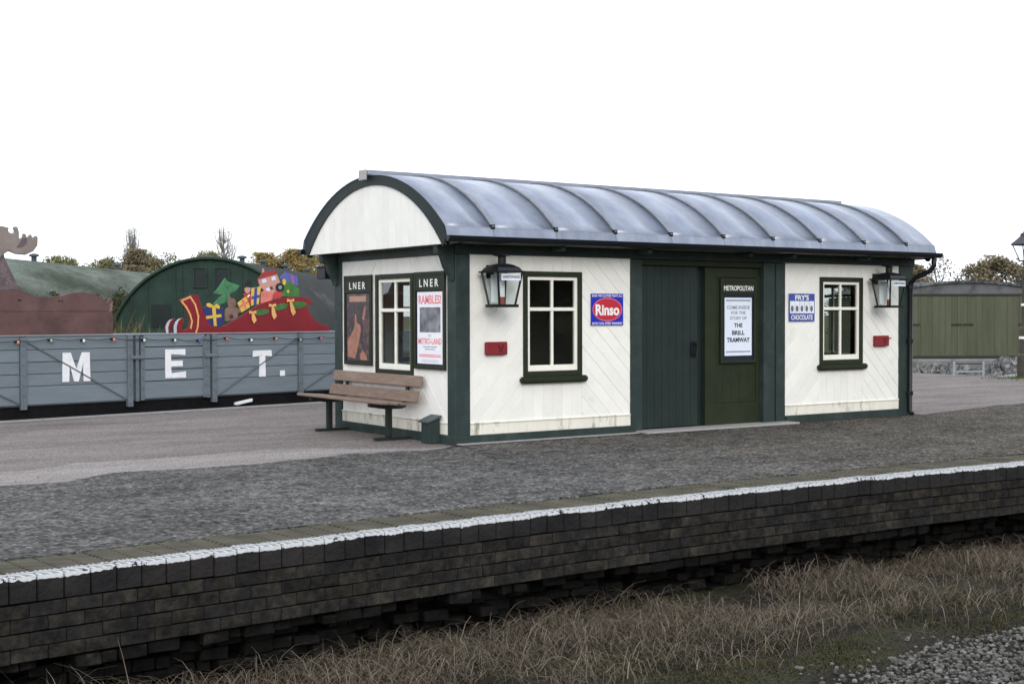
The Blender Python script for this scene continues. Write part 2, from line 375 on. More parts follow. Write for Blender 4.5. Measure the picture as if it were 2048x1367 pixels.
sheet('dark_tarmac', -30, 20.4, lambda x: edge_y(x)+0.552, wlip, 0.012, DARK, 0.04, 'coarse dark grey tarmac along the front of the platform')

v = []; f = []  # dark strip imitating the crevice shade along the tarmac lip
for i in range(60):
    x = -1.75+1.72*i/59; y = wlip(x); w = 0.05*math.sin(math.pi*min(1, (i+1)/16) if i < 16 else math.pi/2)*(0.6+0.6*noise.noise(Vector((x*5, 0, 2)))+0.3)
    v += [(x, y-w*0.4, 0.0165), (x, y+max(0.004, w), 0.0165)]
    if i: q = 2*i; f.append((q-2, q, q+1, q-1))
tag(obj('crack_shade_strip', v, f, mat('crack_shade', (0.012, 0.012, 0.013), 0.6, var=0.3)), 'painted dark crevice shade at the ragged edge between the two platform surfaces', kind='structure')

# coping bricks: white painted nose, ribbed top
cm = bpy.data.materials.new('blue_coping_brick'); cm.use_nodes = True
n = cm.node_tree.nodes; l = cm.node_tree.links; b = n['Principled BSDF']; b.inputs['Roughness'].default_value = 0.8; b.inputs['Specular IOR Level'].default_value = 0.08
t = n.new('ShaderNodeTexCoord'); sp = n.new('ShaderNodeSeparateXYZ'); l.new(t.outputs['Object'], sp.inputs[0])
oi = n.new('ShaderNodeObjectInfo')
av = n.new('ShaderNodeVectorMath'); av.operation = 'ADD'
l.new(t.outputs['Object'], av.inputs[0]); l.new(oi.outputs['Location'], av.inputs[1])
nz = n.new('ShaderNodeTexNoise'); nz.inputs['Scale'].default_value = 26; nz.inputs['Detail'].default_value = 6; l.new(av.outputs[0], nz.inputs['Vector'])
nl = n.new('ShaderNodeTexNoise'); nl.inputs['Scale'].default_value = 3; nl.inputs['Detail'].default_value = 4; l.new(av.outputs[0], nl.inputs['Vector'])
def math_(op, a, b_=None):
    k = n.new('ShaderNodeMath'); k.operation = op
    for i, q in enumerate((a, b_)):
        if q is None: continue
        if isinstance(q, (int, float)): k.inputs[i].default_value = q
        else: l.new(q, k.inputs[i])
    return k.outputs[0]
jit = math_('ADD', math_('MULTIPLY', math_('SUBTRACT', nz.outputs['Fac'], 0.5), 0.06), math_('MULTIPLY', math_('SUBTRACT', nl.outputs['Fac'], 0.5), 0.09))
rib = n.new('ShaderNodeTexWave'); rib.inputs['Scale'].default_value = 11.0; rib.bands_direction = 'X'; l.new(t.outputs['Object'], rib.inputs['Vector'])
pt = math_('LESS_THAN', math_('ADD', math_('ADD', sp.outputs['Y'], jit), math_('MULTIPLY', rib.outputs['Fac'], 0.035)), 0.122)           # painted strip on top
pz = math_('GREATER_THAN', math_('ADD', sp.outputs['Z'], math_('MULTIPLY', jit, 0.55)), -0.034)
worn = math_('GREATER_THAN', math_('ADD', math_('MULTIPLY', nz.outputs['Fac'], 0.7), math_('MULTIPLY', nl.outputs['Fac'], 0.45)), 0.475)
paint = math_('MULTIPLY', math_('MULTIPLY', pt, pz), worn)
top = math_('GREATER_THAN', sp.outputs['Z'], -0.012)
rb = n.new('ShaderNodeValToRGB'); rb.color_ramp.elements[0].position = 0.3; rb.color_ramp.elements[0].color = (0.013, 0.013, 0.0145, 1); rb.color_ramp.elements[1].position = 0.7; rb.color_ramp.elements[1].color = (0.030, 0.027, 0.026, 1)
l.new(nl.outputs['Fac'], rb.inputs['Fac'])
rt = n.new('ShaderNodeValToRGB'); rt.color_ramp.elements[0].position = 0.3; rt.color_ramp.elements[0].color = (0.065, 0.060, 0.045, 1); rt.color_ramp.elements[1].position = 0.7; rt.color_ramp.elements[1].color = (0.13, 0.12, 0.088, 1)
l.new(nl.outputs['Fac'], rt.inputs['Fac'])
m1 = n.new('ShaderNodeMixRGB'); l.new(top, m1.inputs['Fac']); l.new(rb.outputs['Color'], m1.inputs['Color1']); l.new(rt.outputs['Color'], m1.inputs['Color2'])
m2 = n.new('ShaderNodeMixRGB'); l.new(paint, m2.inputs['Fac']); l.new(m1.outputs['Color'], m2.inputs['Color1']); m2.inputs['Color2'].default_value = (0.46, 0.47, 0.48, 1)
wv = n.new('ShaderNodeTexWave'); wv.inputs['Scale'].default_value = 10.0; wv.inputs['Distortion'].default_value = 0.4; wv.bands_direction = 'DIAGONAL'
l.new(t.outputs['Object'], wv.inputs['Vector'])
gr = n.new('ShaderNodeHueSaturation'); l.new(m2.outputs['Color'], gr.inputs['Color'])
l.new(math_('ADD', math_('MULTIPLY', math_('MULTIPLY', wv.outputs['Fac'], top), 0.75), math_('SUBTRACT', 1.0, math_('MULTIPLY', top, 0.42))), gr.inputs['Value'])
l.new(gr.outputs['Color'], b.inputs['Base Color'])
hm = math_('ADD', math_('MULTIPLY', math_('MULTIPLY', wv.outputs['Fac'], top), 1.2), math_('MULTIPLY', nz.outputs['Fac'], 0.8))
bp = n.new('ShaderNodeBump'); bp.inputs['Strength'].default_value = 1.0; bp.inputs['Distance'].default_value = 0.02; l.new(hm, bp.inputs['Height']); l.new(bp.outputs['Normal'], b.inputs['Normal'])
COPE = cm
PW = 0.168
def coping_mesh(w):
    prof = [(0.0, -0.165), (0.0, -0.035), (0.008, -0.014), (0.022, -0.003), (0.04, 0.0), (0.54, 0.0), (0.54, -0.165)]
    v = []; f = []
    k = len(prof)
    for xx, ins in ((0.003, 0.008), (0.010, 0.0), (w-0.010, 0.0), (w-0.003, 0.008)):
        v += [(xx, max(y, ins), min(z, -ins)) for y, z in prof]
    for i in range(3):
        for j in range(k): f.append((i*k+j, (i+1)*k+j, (i+1)*k+(j+1) % k, i*k+(j+1) % k))
    f.append(tuple(range(k))); f.append(tuple(3*k+j for j in range(k-1, -1, -1)))
    me = bpy.data.meshes.new('coping_brick'); me.from_pydata(v, [], [q[::-1] for q in f]); me.materials.append(COPE); me.update()
    return me
cmesh = coping_mesh(PW)
x = -9.0
while x < 12.0:
    o = bpy.data.objects.new('coping_brick', cmesh); C.objects.link(o); o.parent = platform
    e0, e1 = edge_y(x), edge_y(x+PW)
    o.location = (x, e0+random.uniform(-0.004, 0.004), 0.006+random.uniform(-0.003, 0.003)); o.rotation_euler = (random.uniform(-0.008, 0.008), 0, math.atan2(e1-e0, PW))
    x += PW
# the coping goes on beyond, out of the near view
rest = MB()
def cope_run(xa, xb):
    x = xa
    while x < xb:
        e = edge_y(x); rest.box(x, x+PW-0.005, e, e+0.54, -0.165, 0.005); x += PW
cope_run(-29.9, -9.17); cope_run(12.1, 20.2)
o = rest.build('coping_run', mat('plain_coping', (0.09, 0.085, 0.07), 0.85, var=0.2), platform); o['kind'] = 'stuff'

# brick courses under the coping
BRK = mat('sooty_brick', (0.019, 0.018, 0.018), 0.85, var=0.5, vs=14, bump=0.9, bs=35, obvar=0.24, col2=(0.036, 0.032, 0.025), c2s=5.0, c2lo=0.45, c2hi=0.62, spec=0.03)
ROUGHB = mat('broken_brick', (0.011, 0.0105, 0.010), 0.9, var=0.5, vs=8, bump=0.8, bs=30, col2=(0.040, 0.037, 0.032), c2s=3.0, c2lo=0.58, c2hi=0.72, spec=0.03)  # near-black tone imitates the deep shade of the undercut recess
MORT = mat('dark_mortar', (0.013, 0.012, 0.012), 0.95, var=0.3, bump=0.5, spec=0.03)
platform.data.materials.append(MORT)
for p in platform.data.polygons:
    if p.index < (len(xs)-1)*9 and p.index % 9 in (0, 1, 2, 3): p.material_index = 1
def brick_mesh(nm, L, h, d):
    mb = MB().box(0.0015, L-0.0015, 0, d, 0.004, h-0.004)
    o = mb.build(nm, BRK, None, 0.004); me = o.data; bpy.data.objects.remove(o); return me
BH = 0.0905
bmeshes = [brick_mesh('brick', L, BH, 0.112) for L in (0.23, 0.224, 0.115)]
for c in range(4):
    z = -0.168-(c+1)*BH
    x = -8.2 + (0.115 if c % 2 else 0.0)
    while x < 5.4:
        me = bmeshes[0]; L = 0.23
        o = bpy.data.objects.new('brick', me); C.objects.link(o); o.parent = platform
        e0, e1 = edge_y(x), edge_y(x+L)
        o.location = (x, e0+0.006+random.uniform(-0.004, 0.005), z+random.uniform(-0.002, 0.002)); o.rotation_euler = (0, random.uniform(-0.004, 0.004), math.atan2(e1-e0, L))
        x += L
more = MB()
for c in range(4):
    z = -0.168-(c+1)*BH
    for xa, xb in ((-29.8, -8.3), (5.52+0.06, 20.2)):
        x = xa
        while x < xb:
            e = edge_y(x); more.box(x+0.004, x+0.226, e+0.006, e+0.118, z+0.004, z+BH-0.004); x += 0.23
o = more.build('brickwork', BRK, platform); o['kind'] = 'stuff'
# broken, undercut brickwork below
rg = MB(); rr = random.Random(3)
for c in range(6):
    z = -0.168-(c+5)*BH
    x = -9.0
    while x < 12:
        L = rr.choice((0.115, 0.23, 0.2, 0.16)); e = edge_y(x)
        if rr.random() > 0.16:
            d = (0.14 if c == 0 else 0.33)+rr.uniform(-0.07, 0.09)+0.10*noise.noise(Vector((x*1.3, c*0.7, 5)))
            if c == 0 and noise.noise(Vector((x*0.8, 4, 1))) > 0.05: d = 0.03+rr.uniform(0, 0.03)
            a = rr.uniform(-0.03, 0.03); h = BH-rr.uniform(0.006, 0.02)
            y0 = e+max(0.03, d)
            vv = []
            for zz in (z, z+h):
                for xx, yy in ((x, y0), (x+L-0.012, y0+a), (x+L-0.012, y0+0.2), (x, y0+0.2)):
                    vv.append((xx+rr.uniform(-0.008, 0.008), yy+rr.uniform(-0.012, 0.012), zz+rr.uniform(-0.006, 0.006)))
            rg.add(vv, [(3,2,1,0),(4,5,6,7),(0,1,5,4),(1,2,6,5),(2,3,7,6),(3,0,4,7)])
        x += L
o = rg.build('broken_brickwork', ROUGHB, platform, 0.008); o['kind'] = 'stuff'

# track bed in front
def bed_z(x, y):
    d = -5.0-y
    base = -0.93+0.06*min(1, max(0, d)/1.5)+0.10*max(0, min(1, (d-1.6)/1.2))
    return base+0.05*noise.noise(Vector((x*0.7, y*0.9, 0)))+0.03*noise.noise(Vector((x*2.3, y*2.3, 4)))
v = []; f = []; nx, ny = 150, 60
for j in range(ny+1):
    for i in range(nx+1):
        x = -16+32*i/nx; y = -4.6-8.4*j/ny; v.append((x, y, bed_z(x, y)))
for j in range(ny):
    for i in range(nx): f.append((j*(nx+1)+i, (j+1)*(nx+1)+i, (j+1)*(nx+1)+i+1, j*(nx+1)+i+1))
tag(obj('track_bed', v, f, SOIL, smooth=True), 'dark earthy track bed below the platform wall', kind='structure')
def bal_w(x, y):
    """how far into the ballast a point lies: ballast fills the side away from the platform"""
    lim = -7.55-0.10*(x+0.5)+0.25*noise.noise(Vector((x*1.2, y*1.2, 9)))
    if x < -1: lim -= 0.55*(-1-x)
    return lim-y
bal = MB(); rb_ = random.Random(11)
ico = bmesh.new(); bmesh.ops.create_icosphere(ico, subdivisions=1, radius=1.0)
iv = [q.co.copy() for q in ico.verts]; ifc = [tuple(w.index for w in q.verts) for q in ico.faces]; ico.free()
cnt = 0
while cnt < 15000:
    x = rb_.uniform(-4.5, 7.5); y = rb_.uniform(-9.6, -6.6); w = bal_w(x, y)
    if w < -0.35 or (w < 0 and rb_.random() > 0.10) or (w < 0.2 and rb_.random() > 0.6): continue
    r = rb_.uniform(0.008, 0.021)*(1.25 if rb_.random() < 0.15 else 1)
    sx, sy, sz = r*rb_.uniform(0.7, 1.3), r*rb_.uniform(0.7, 1.3), r*rb_.uniform(0.5, 1.0); a = rb_.uniform(0, 6.28)
    z = bed_z(x, y)+rb_.uniform(-0.2, 1.0)*0.03
    vv = []
    for p in iv:
        jx = 1+rb_.uniform(-0.22, 0.22)
        px, py, pz = p.x*sx*jx, p.y*sy*jx, p.z*sz*jx
        vv.append((x+px*math.cos(a)-py*math.sin(a), y+px*math.sin(a)+py*math.cos(a), z+pz))
    bal.add(vv, ifc); cnt += 1
def island_mat(name, cols, rough=0.9):
    """each loose piece of one mesh takes its own tone"""
    m = bpy.data.materials.new(name); m.use_nodes = True; n = m.node_tree.nodes; l = m.node_tree.links
    g = n.new('ShaderNodeNewGeometry'); r = n.new('ShaderNodeValToRGB'); e = r.color_ramp.elements
    e[0].position = 0; e[0].color = (*cols[0], 1); e[1].position = 1; e[1].color = (*cols[-1], 1)
    for i, c in enumerate(cols[1:-1]): e.new((i+1)/(len(cols)-1)).color = (*c, 1)
    l.new(g.outputs['Random Per Island'], r.inputs['Fac']); l.new(r.outputs['Color'], n['Principled BSDF'].inputs['Base Color'])
    n['Principled BSDF'].inputs['Roughness'].default_value = rough; n['Principled BSDF'].inputs['Specular IOR Level'].default_value = 0.05
    MATS[name] = m; return m
tag(bal.build('ballast', island_mat('ballast_stone', [(0.045, 0.046, 0.043), (0.09, 0.089, 0.083), (0.135, 0.133, 0.125), (0.08, 0.072, 0.062), (0.19, 0.188, 0.178), (0.065, 0.063, 0.056)])), 'grey stone ballast at the edge of the track', kind='stuff')

# dead grass
def blades(name, pts, cols, label, wid=(0.0013, 0.0028)):
    """pts: (x, y, z, length, lean direction, lean amount)"""
    rr = random.Random(sum(map(ord, name)))
    v = []; f = []
    for x, y, z, L, a, ln in pts:
        w = rr.uniform(*wid); px, py = -math.sin(a+rr.uniform(-1, 1))*w, math.cos(a)*w
        k = len(v); seg = 4
        ax, ay = math.cos(a), math.sin(a); bend = ln
        cx, cy, cz = x, y, z; th = rr.uniform(0.05, 0.35)
        for s in range(seg+1):
            ww = 1-0.85*(s/seg)**2
            v += [(cx-px*ww, cy-py*ww, cz), (cx+px*ww, cy+py*ww, cz)]
            th += bend/seg
            cx += ax*math.sin(th)*L/seg; cy += ay*math.sin(th)*L/seg; cz += math.cos(th)*L/seg
        for s in range(seg): f.append((k+2*s, k+2*s+1, k+2*s+3, k+2*s+2))
    o = obj(name, v, f, island_mat(name+'_blade', cols, 0.85)); tag(o, label, kind='stuff'); return o
rr = random.Random(21); pts = []
tufts = []
for i in range(620):
    x = rr.uniform(-8.5, 9.5); t = rr.random()
    y = edge_y(x)-0.02-abs(rr.gauss(0.22, 0.48))
    dens = noise.noise(Vector((x*0.55, y*0.7, 2)))
    if dens < 0.0 and rr.random() < 0.9: continue
    if x < -3.6 and rr.random() < 0.45: continue
    if bal_w(x, y) > -0.05: continue
    tufts.append((x, y, rr.uniform(0.5, 1.25), rr.uniform(0, 6.28)))
for tx, ty, s, a0 in tufts:
    for j in range(int(75*s)):
        x = tx+rr.gauss(0, 0.11*s); y = ty+rr.gauss(0, 0.09*s)
        if y > edge_y(x)+0.1: y = edge_y(x)+rr.uniform(-0.3, 0.1)
        a = a0+rr.gauss(0, 1.1) if rr.random() < 0.6 else rr.uniform(0, 6.28)
        pts.append((x, y, bed_z(x, y)-0.01, rr.uniform(0.10, 0.30)*s, a, rr.uniform(1.7, 3.6)))
for i in range(24000):   # flattened straw
    x = rr.uniform(-8.5, 9.5); y = edge_y(x)-rr.uniform(-0.1, 2.4)*rr.uniform(0.35, 1.0)
    if bal_w(x, y) > 0.05 or noise.noise(Vector((x*0.9, y*1.1, 8))) < -0.12: continue
    pts.append((x, y, bed_z(x, y)+rr.uniform(0, 0.10), rr.uniform(0.15, 0.5), rr.uniform(0, 6.28), rr.uniform(1.7, 3.3)))
blades('dead_grass', pts, [(0.040, 0.031, 0.022), (0.085, 0.067, 0.049), (0.15, 0.122, 0.092), (0.075, 0.056, 0.040), (0.21, 0.175, 0.135), (0.05, 0.045, 0.024)], 'tangled dead straw coloured grass along the foot of the platform wall')
pts = []
for i in range(420):
    x0 = rr.uniform(-4.5, 8); y0 = edge_y(x0)-rr.uniform(0.9, 2.7)
    if noise.noise(Vector((x0*0.8, y0*0.8, 6))) < -0.05 or bal_w(x0, y0) > 0.15: continue
    for j in range(90):
        x = x0+rr.gauss(0, 0.13); y = y0+rr.gauss(0, 0.09)
        pts.append((x, y, bed_z(x, y)-0.005, rr.uniform(0.012, 0.04), rr.uniform(0, 6.28), rr.uniform(0.4, 1.6)))
blades('moss_grass', pts, [(0.026, 0.028, 0.012), (0.042, 0.043, 0.018), (0.062, 0.056, 0.028), (0.05, 0.040, 0.024)], 'low green mossy grass patches in the track bed', (0.003, 0.006))
pts = []
for x0, y0 in ((-6.0, -5.75), (-5.85, -5.6), (-5.3, -5.6), (-1.9, -5.6), (-3.4, -5.5), (-6.3, -5.7)):
    for j in range(4):
        x = x0+rr.gauss(0, 0.07); y = y0+rr.gauss(0, 0.05)
        pts.append((x, y, bed_z(x, y), rr.uniform(0.3, 0.62), rr.uniform(0, 6.28), rr.uniform(0.5, 1.8)))
blades('tall_dead_stems', pts, [(0.20, 0.17, 0.125), (0.13, 0.10, 0.07), (0.28, 0.25, 0.20)], 'tall bleached dead stems standing against the brick wall', (0.002, 0.004))

# ================================================================== STATION BUILDING
L, D, HB = 8.24, 3.18, 2.30
hut = thing('platform_building', 'small cream and green boarded platform building with curved metal roof', 'building')
def win_hole(u0, u1, v0, v1): return (u0, u1, v0, v1)
W1 = (0.99, 1.90, 0.80, 2.11); W2 = (6.27, 7.19, 0.83, 2.11); WG = (-2.01, -1.02, 0.80, 2.10)
# lining behind the boards, with the window and door openings
holed_wall('front_lining', 0.1, L-0.1, 0.0, 2.5, [W1, W2, (2.72, 5.54, 0.0, 2.32)], -0.09, -0.0115, FRONT, CREAMD, hut)
holed_wall('gable_lining', -D+0.1, -0.1, 0.0, 2.5, [WG], -0.09, -0.0115, GABLE, CREAMD, hut)
ENDW = lambda u, v, n: (L+n, u, v)
holed_wall('end_wall', 0.0, D-0.0, 0.0, 2.42, [(1.02, 2.01, 0.80, 2.10)], -0.08, 0.0, ENDW, CREAM, hut)
BACKW = lambda u, v, n: (u, D+n, v)
holed_wall('back_wall', 0.0, L, 0.0, 2.42, [(0.95, 1.85, 0.9, 2.1)], -0.08, 0.0, BACKW, CREAM, hut)
box('floor', 0.09, L-0.09, 0.09, D-0.09, 0.0, 0.03, INSIDE, hut, 0)
box('ceiling', 0.09, L-0.09, 0.09, D-0.09, 2.44, 2.47, INSIDE, hut, 0)
box('partition', 4.12, 4.18, 0.12, D-0.09, 0.03, 2.43, INSIDE, hut, 0)
# boarding, front bays: diagonal boards either side of the window, upright boards over and under it
PWD = 0.152
def bay(x0, x1, w, mp, parent):
    z0, z1 = 0.255, HB
    planks(parent, rect(x0, w[0]-0.002, z0, z1), rad(-45), PWD, -0.022, -0.006, mp, CREAM, shift=0.03)
    planks(parent, rect(w[1]+0.002, x1, z0, z1), rad(45), PWD, -0.022, -0.006, mp, CREAM, shift=0.05)
    planks(parent, rect(w[0], w[1], z0, w[2]-0.09), 0.0, PWD, -0.022, -0.006, mp, CREAM, shift=w[0])
    planks(parent, rect(w[0], w[1], w[3]+0.002, z1), 0.0, PWD, -0.022, -0.006, mp, CREAM, shift=w[0])
bay(0.20, 2.70, W1, FRONT, hut)
bay(5.56, 8.01, W2, FRONT, hut)
bay(-2.98, -0.18, WG, GABLE, hut)
# stained skirting board
SKIRT = mat('stained_cream_skirting', (0.74, 0.71, 0.62), 0.55, var=0.06, vs=4, col2=(0.20, 0.19, 0.13), c2s=4.2, c2lo=0.53, c2hi=0.72, stretch=(1.3, 1.3, 0.35))
def skirt(u0, u1, mp):
    mb = MB(); mb.prism(rect(u0, u1, 0.11, 0.245), -0.022, 0.004, mp); mb.prism(rect(u0, u1, 0.245, 0.262), -0.022, 0.014, mp)
    mb.build('skirting_board', SKIRT, hut, 0.003)
skirt(0.20, 2.70, FRONT); skirt(5.56, 8.01, FRONT); skirt(-2.98, -0.18, GABLE)
# green plinth
for u0, u1, mp in ((0.20, 2.70, FRONT), (5.56, 8.01, FRONT), (-2.98, -0.18, GABLE)):
    prism('plinth', rect(u0, u1, -0.02, 0.108), -0.03, 0.022, mp, GREEN, hut, 0.004)
# corner posts and intermediate posts
for nm, x0, x1, y0, y1 in (('corner_post', -0.012, 0.20, -0.012, 0.18), ('corner_post', -0.012, 0.20, D-0.2, D+0.012), ('corner_post', L-0.23, L+0.012, -0.012, 0.18), ('corner_post', L-0.2, L+0.012, D-0.2, D+0.012)):
    box(nm, x0, x1, y0, y1, -0.02, HB+0.003, GREEN, hut, 0.008)
box('post_foot', -0.03, 0.215, -0.03, 0.2, -0.02, 0.10, GREEN, hut, 0.006)
box('post', 2.70, 2.90, -0.008, 0.12, -0.01, HB, GREEN, hut, 0.008)
box('post', 3.95, 4.088, 0.16, 0.22, 0.02, 2.25, DOORG, hut, 0.006)  # darker paint here stands in for the shadow gap beside the door
box('post', 5.13, 5.345, -0.008, 0.14, -0.01, HB, GREEN, hut, 0.008)
box('post', 5.375, 5.555, -0.008, 0.12, -0.01, HB, GREEN, hut, 0.008)
box('post_fillet', 5.33, 5.39, 0.015, 0.03, 0.0, HB, DOORG, hut, 0)
box('post_fillet', 4.08, 5.14, 0.135, 0.15, 0.0, 2.3, DOORG, hut, 0)
# beams
box('front_beam', -0.012, L+0.012, -0.028, 0.12, HB+0.004, 2.42, GREEN, hut, 0.006)
box('gable_beam', -0.028, 0.12, 0.122, D-0.122, HB+0.004, 2.41, GREEN, hut, 0.006)
box('door_lintel', 2.90, 5.13, 0.02, 0.13, 2.225, HB+0.003, OLIVE, hut, 0.004)
box('end_beam', L-0.1, L+0.02, 0.122, D-0.122, HB+0.004, 2.41, GREEN, hut, 0.006)
box('back_beam', 0, L, D-0.1, D+0.02, HB+0.004, 2.42, GREEN, hut, 0.006)
# sliding door of upright boards
dr = MB(); dr.box(2.902, 3.935, 0.085, 0.11, 0.045, 2.222); door = dr.build('door', DOORG, hut)
for i in range(8):
    u0 = 2.905+i*0.1285
    prism('plank', rect(u0+0.002, u0+0.1265, 0.05, 2.218), -0.085, -0.06, FRONT, DOORG, door, 0.004)
h = MB(); h.tube([(3.86, 0.06, 1.16), (3.86, 0.0, 1.17), (3.86, 0.0, 1.03), (3.86, 0.06, 1.02)], 0.012); h.box(3.80, 3.90, 0.05, 0.06, 0.98, 1.2)
h.build('handle', BLACK, door)
# fixed panel beside the door
pn = box('side_panel', 4.09, 5.13, 0.10, 0.13, 0.03, 2.222, OLIVE, hut, 0.0)
mb = MB()
for a, b_, c_, d_ in ((4.09, 4.27, 0.03, 2.22), (5.06, 5.13, 0.03, 2.22), (4.27, 5.06, 0.03, 0.33), (4.27, 5.06, 2.08, 2.22)): mb.prism(rect(a, b_, c_, d_), -0.10, -0.075, FRONT)
mb.build('panel_frame', OLIVE, pn, 0.004)
for i in range(5): prism('plank', rect(4.272+i*0.158, 4.272+i*0.158+0.155, 0.332, 2.078), -0.10, -0.09, FRONT, OLIVE, pn, 0.003)
box('threshold', 2.78, 5.60, -0.26, 0.10, -0.02, 0.035, CONC, hut, 0.012)
fo = MB(); fo.box(-0.02, 2.76, -0.14, -0.0, -0.03, 0.021); fo.build('footing', CONC, hut, 0.012)

# windows
def window(w, mp, parent, sash_in, sill_ext=0.06):
    u0, u1, v0, v1 = w
    fr = frame('window', u0, u1, v0, v1, 0.062, -0.10, 0.012, mp, OLIVE, parent)
    a0, a1, b0, b1 = u0+0.062, u1-0.062, v0+0.062, v1-0.062
    sash = MB(); t = 0.045; vm = b0+(b1-b0)*0.655
    for q in (rect(a0, a0+t, b0, b1), rect(a1-t, a1, b0, b1), rect(a0+t, a1-t, b1-t, b1), rect(a0+t, a1-t, b0, b0+0.075),
              rect(a0+t, a1-t, vm-0.022, vm+0.022)): sash.prism(q, -0.055, -0.012, mp)
    um = (a0+a1)/2
    sash.prism(rect(um-0.018, um+0.018, b0+0.075, vm-0.022), -0.052, -0.016, mp); sash.prism(rect(um-0.018, um+0.018, vm+0.022, b1-t), -0.052, -0.016, mp)
    sash.build('sash', WHITEP, fr, 0.003)
    for q in (rect(a0+t, um-0.018, b0+0.075, vm-0.022), rect(um+0.018, a1-t, b0+0.075, vm-0.022), rect(a0+t, um-0.018, vm+0.022, b1-t), rect(um+0.018, a1-t, vm+0.022, b1-t)):
        prism('pane', q, -0.036, -0.033, mp, GLASS, fr)
    s = MB(); s.prism(rect(u0-sill_ext, u1+sill_ext, v0-0.085, v0-0.002), -0.02, 0.07, mp); s.build('sill', OLIVE, fr, 0.02, seg=2)
    return fr
window(W1, FRONT, hut, 0); window(W2, FRONT, hut, 0)
window(WG, GABLE, hut, 0, 0.03)
window((1.02, 2.01, 0.80, 2.10), ENDW, hut, 0, 0.03)
window((0.95, 1.85, 0.9, 2.1), BACKW, hut, 0, 0.03)

# roof
YC = D/2
def arc(half, z_e, z_a, n=26, ext=1.0):
    h = z_a-z_e; R = (half*half+h*h)/(2*h); zc = z_a-R; a = math.asin(half/R)*ext
    return [(YC+R*math.sin(-a+2*a*i/n), zc+R*math.cos(-a+2*a*i/n)) for i in range(n+1)], R, zc, a
RX0, RX1 = -0.335, L+0.20
outer, RR, RZ, RA = arc(1.92, 2.60, 3.36)
deck = MB()
inn = [(YC+(RR-0.05)*math.sin(math.atan2(y-YC, z-RZ)), RZ+(RR-0.05)*math.cos(math.atan2(y-YC, z-RZ))) for y, z in outer]
ou2 = [(YC+(RR-0.008)*math.sin(math.atan2(y-YC, z-RZ)), RZ+(RR-0.008)*math.cos(math.atan2(y-YC, z-RZ))) for y, z in outer]
k = len(outer); v = []; f = []
for x in (RX0+0.02, RX1-0.02): v += [(x, y, z) for y, z in ou2]+[(x, y, z) for y, z in inn]
for i in range(k-1):
    f += [(i, i+1, 2*k+i+1, 2*k+i), (k+i+1, k+i, 3*k+i, 3*k+i+1), (i+1, i, k+i, k+i+1), (2*k+i, 2*k+i+1, 3*k+i+1, 3*k+i)]
roof = obj('roof', v, f, GREEN, hut)
tag(roof, 'barrel curved grey metal roof with raised ribs')
seams = [0.32+0.932*i for i in range(9)]
cuts = [RX0]+seams+[RX1]
def arc_strip(mb, x0, x1, r0, r1, a0=None, a1=None, n=24):
    a0 = -RA if a0 is None else a0; a1 = RA if a1 is None else a1
    v = []; f = []
    for i in range(n+1):
        a = a0+(a1-a0)*i/n
        for r in (r0, r1):
            for x in (x0, x1): v.append((x, YC+r*math.sin(a), RZ+r*math.cos(a)))
    for i in range(n):
        q = 4*i
        f += [(q+2, q+3, q+7, q+6), (q+1, q, q+4, q+5), (q, q+2, q+6, q+4), (q+3, q+1, q+5, q+7)]
    f += [(0, 1, 3, 2), (4*n+2, 4*n+3, 4*n+1, 4*n)]
    mb.add(v, f)
for x0, x1 in zip(cuts, cuts[1:]):
    for a0, a1 in ((-RA, 0.0), (0.0, RA)):
        mb = MB(); arc_strip(mb, x0+0.002, x1-0.002, RR-0.006, RR+0.002, a0, a1, 14); o = mb.build('roof_sheet', LEAD, roof)
        o.data.polygons.foreach_set('use_smooth', [len(p.vertices) == 4 and i % 4 in (0, 1) for i, p in enumerate(o.data.polygons)])
for x in seams:
    mb = MB(); arc_strip(mb, x-0.022, x+0.022, RR, RR+0.03, -RA, RA, 28); mb.build('roof_rib', LEADR, roof, 0.006)
    e = MB(); e.box(x-0.03, x+0.03, outer[0][0]-0.012, outer[0][0]+0.03, outer[0][1]-0.01, outer[0][1]+0.045); e.build('rib_end', BLACK, roof, 0.005)
# ridge board, cocked a little
rb2 = MB(); rb2.box(RX0-0.03, RX1-0.02, YC-0.07, YC+0.07, 3.362, 3.425); rb2.build('ridge_board', LEADB, roof, 0.006)
rb3 = MB(); rb3.box(RX0-0.06, RX0-0.031, YC-0.04, YC+0.14, 3.30, 3.43); rb3.build('ridge_end', mat('pale_lead', (0.36, 0.36, 0.36), 0.6, var=0.1), roof, 0.004)
# flat apron strips between the ribs and the gutter
for s in (-1, 1):
    for x0, x1 in zip(cuts, cuts[1:]):
        yo = YC+s*1.92; mb = MB()
        p = [(yo-0.004*s, 2.612), (yo+0.03*s, 2.50), (yo+0.018*s, 2.495), (yo-0.016*s, 2.60)]
        mb.prism(p, x0+0.003, x1-0.003, lambda u, v_, n_: (n_, u, v_)); mb.build('apron_sheet', LEAD, roof)
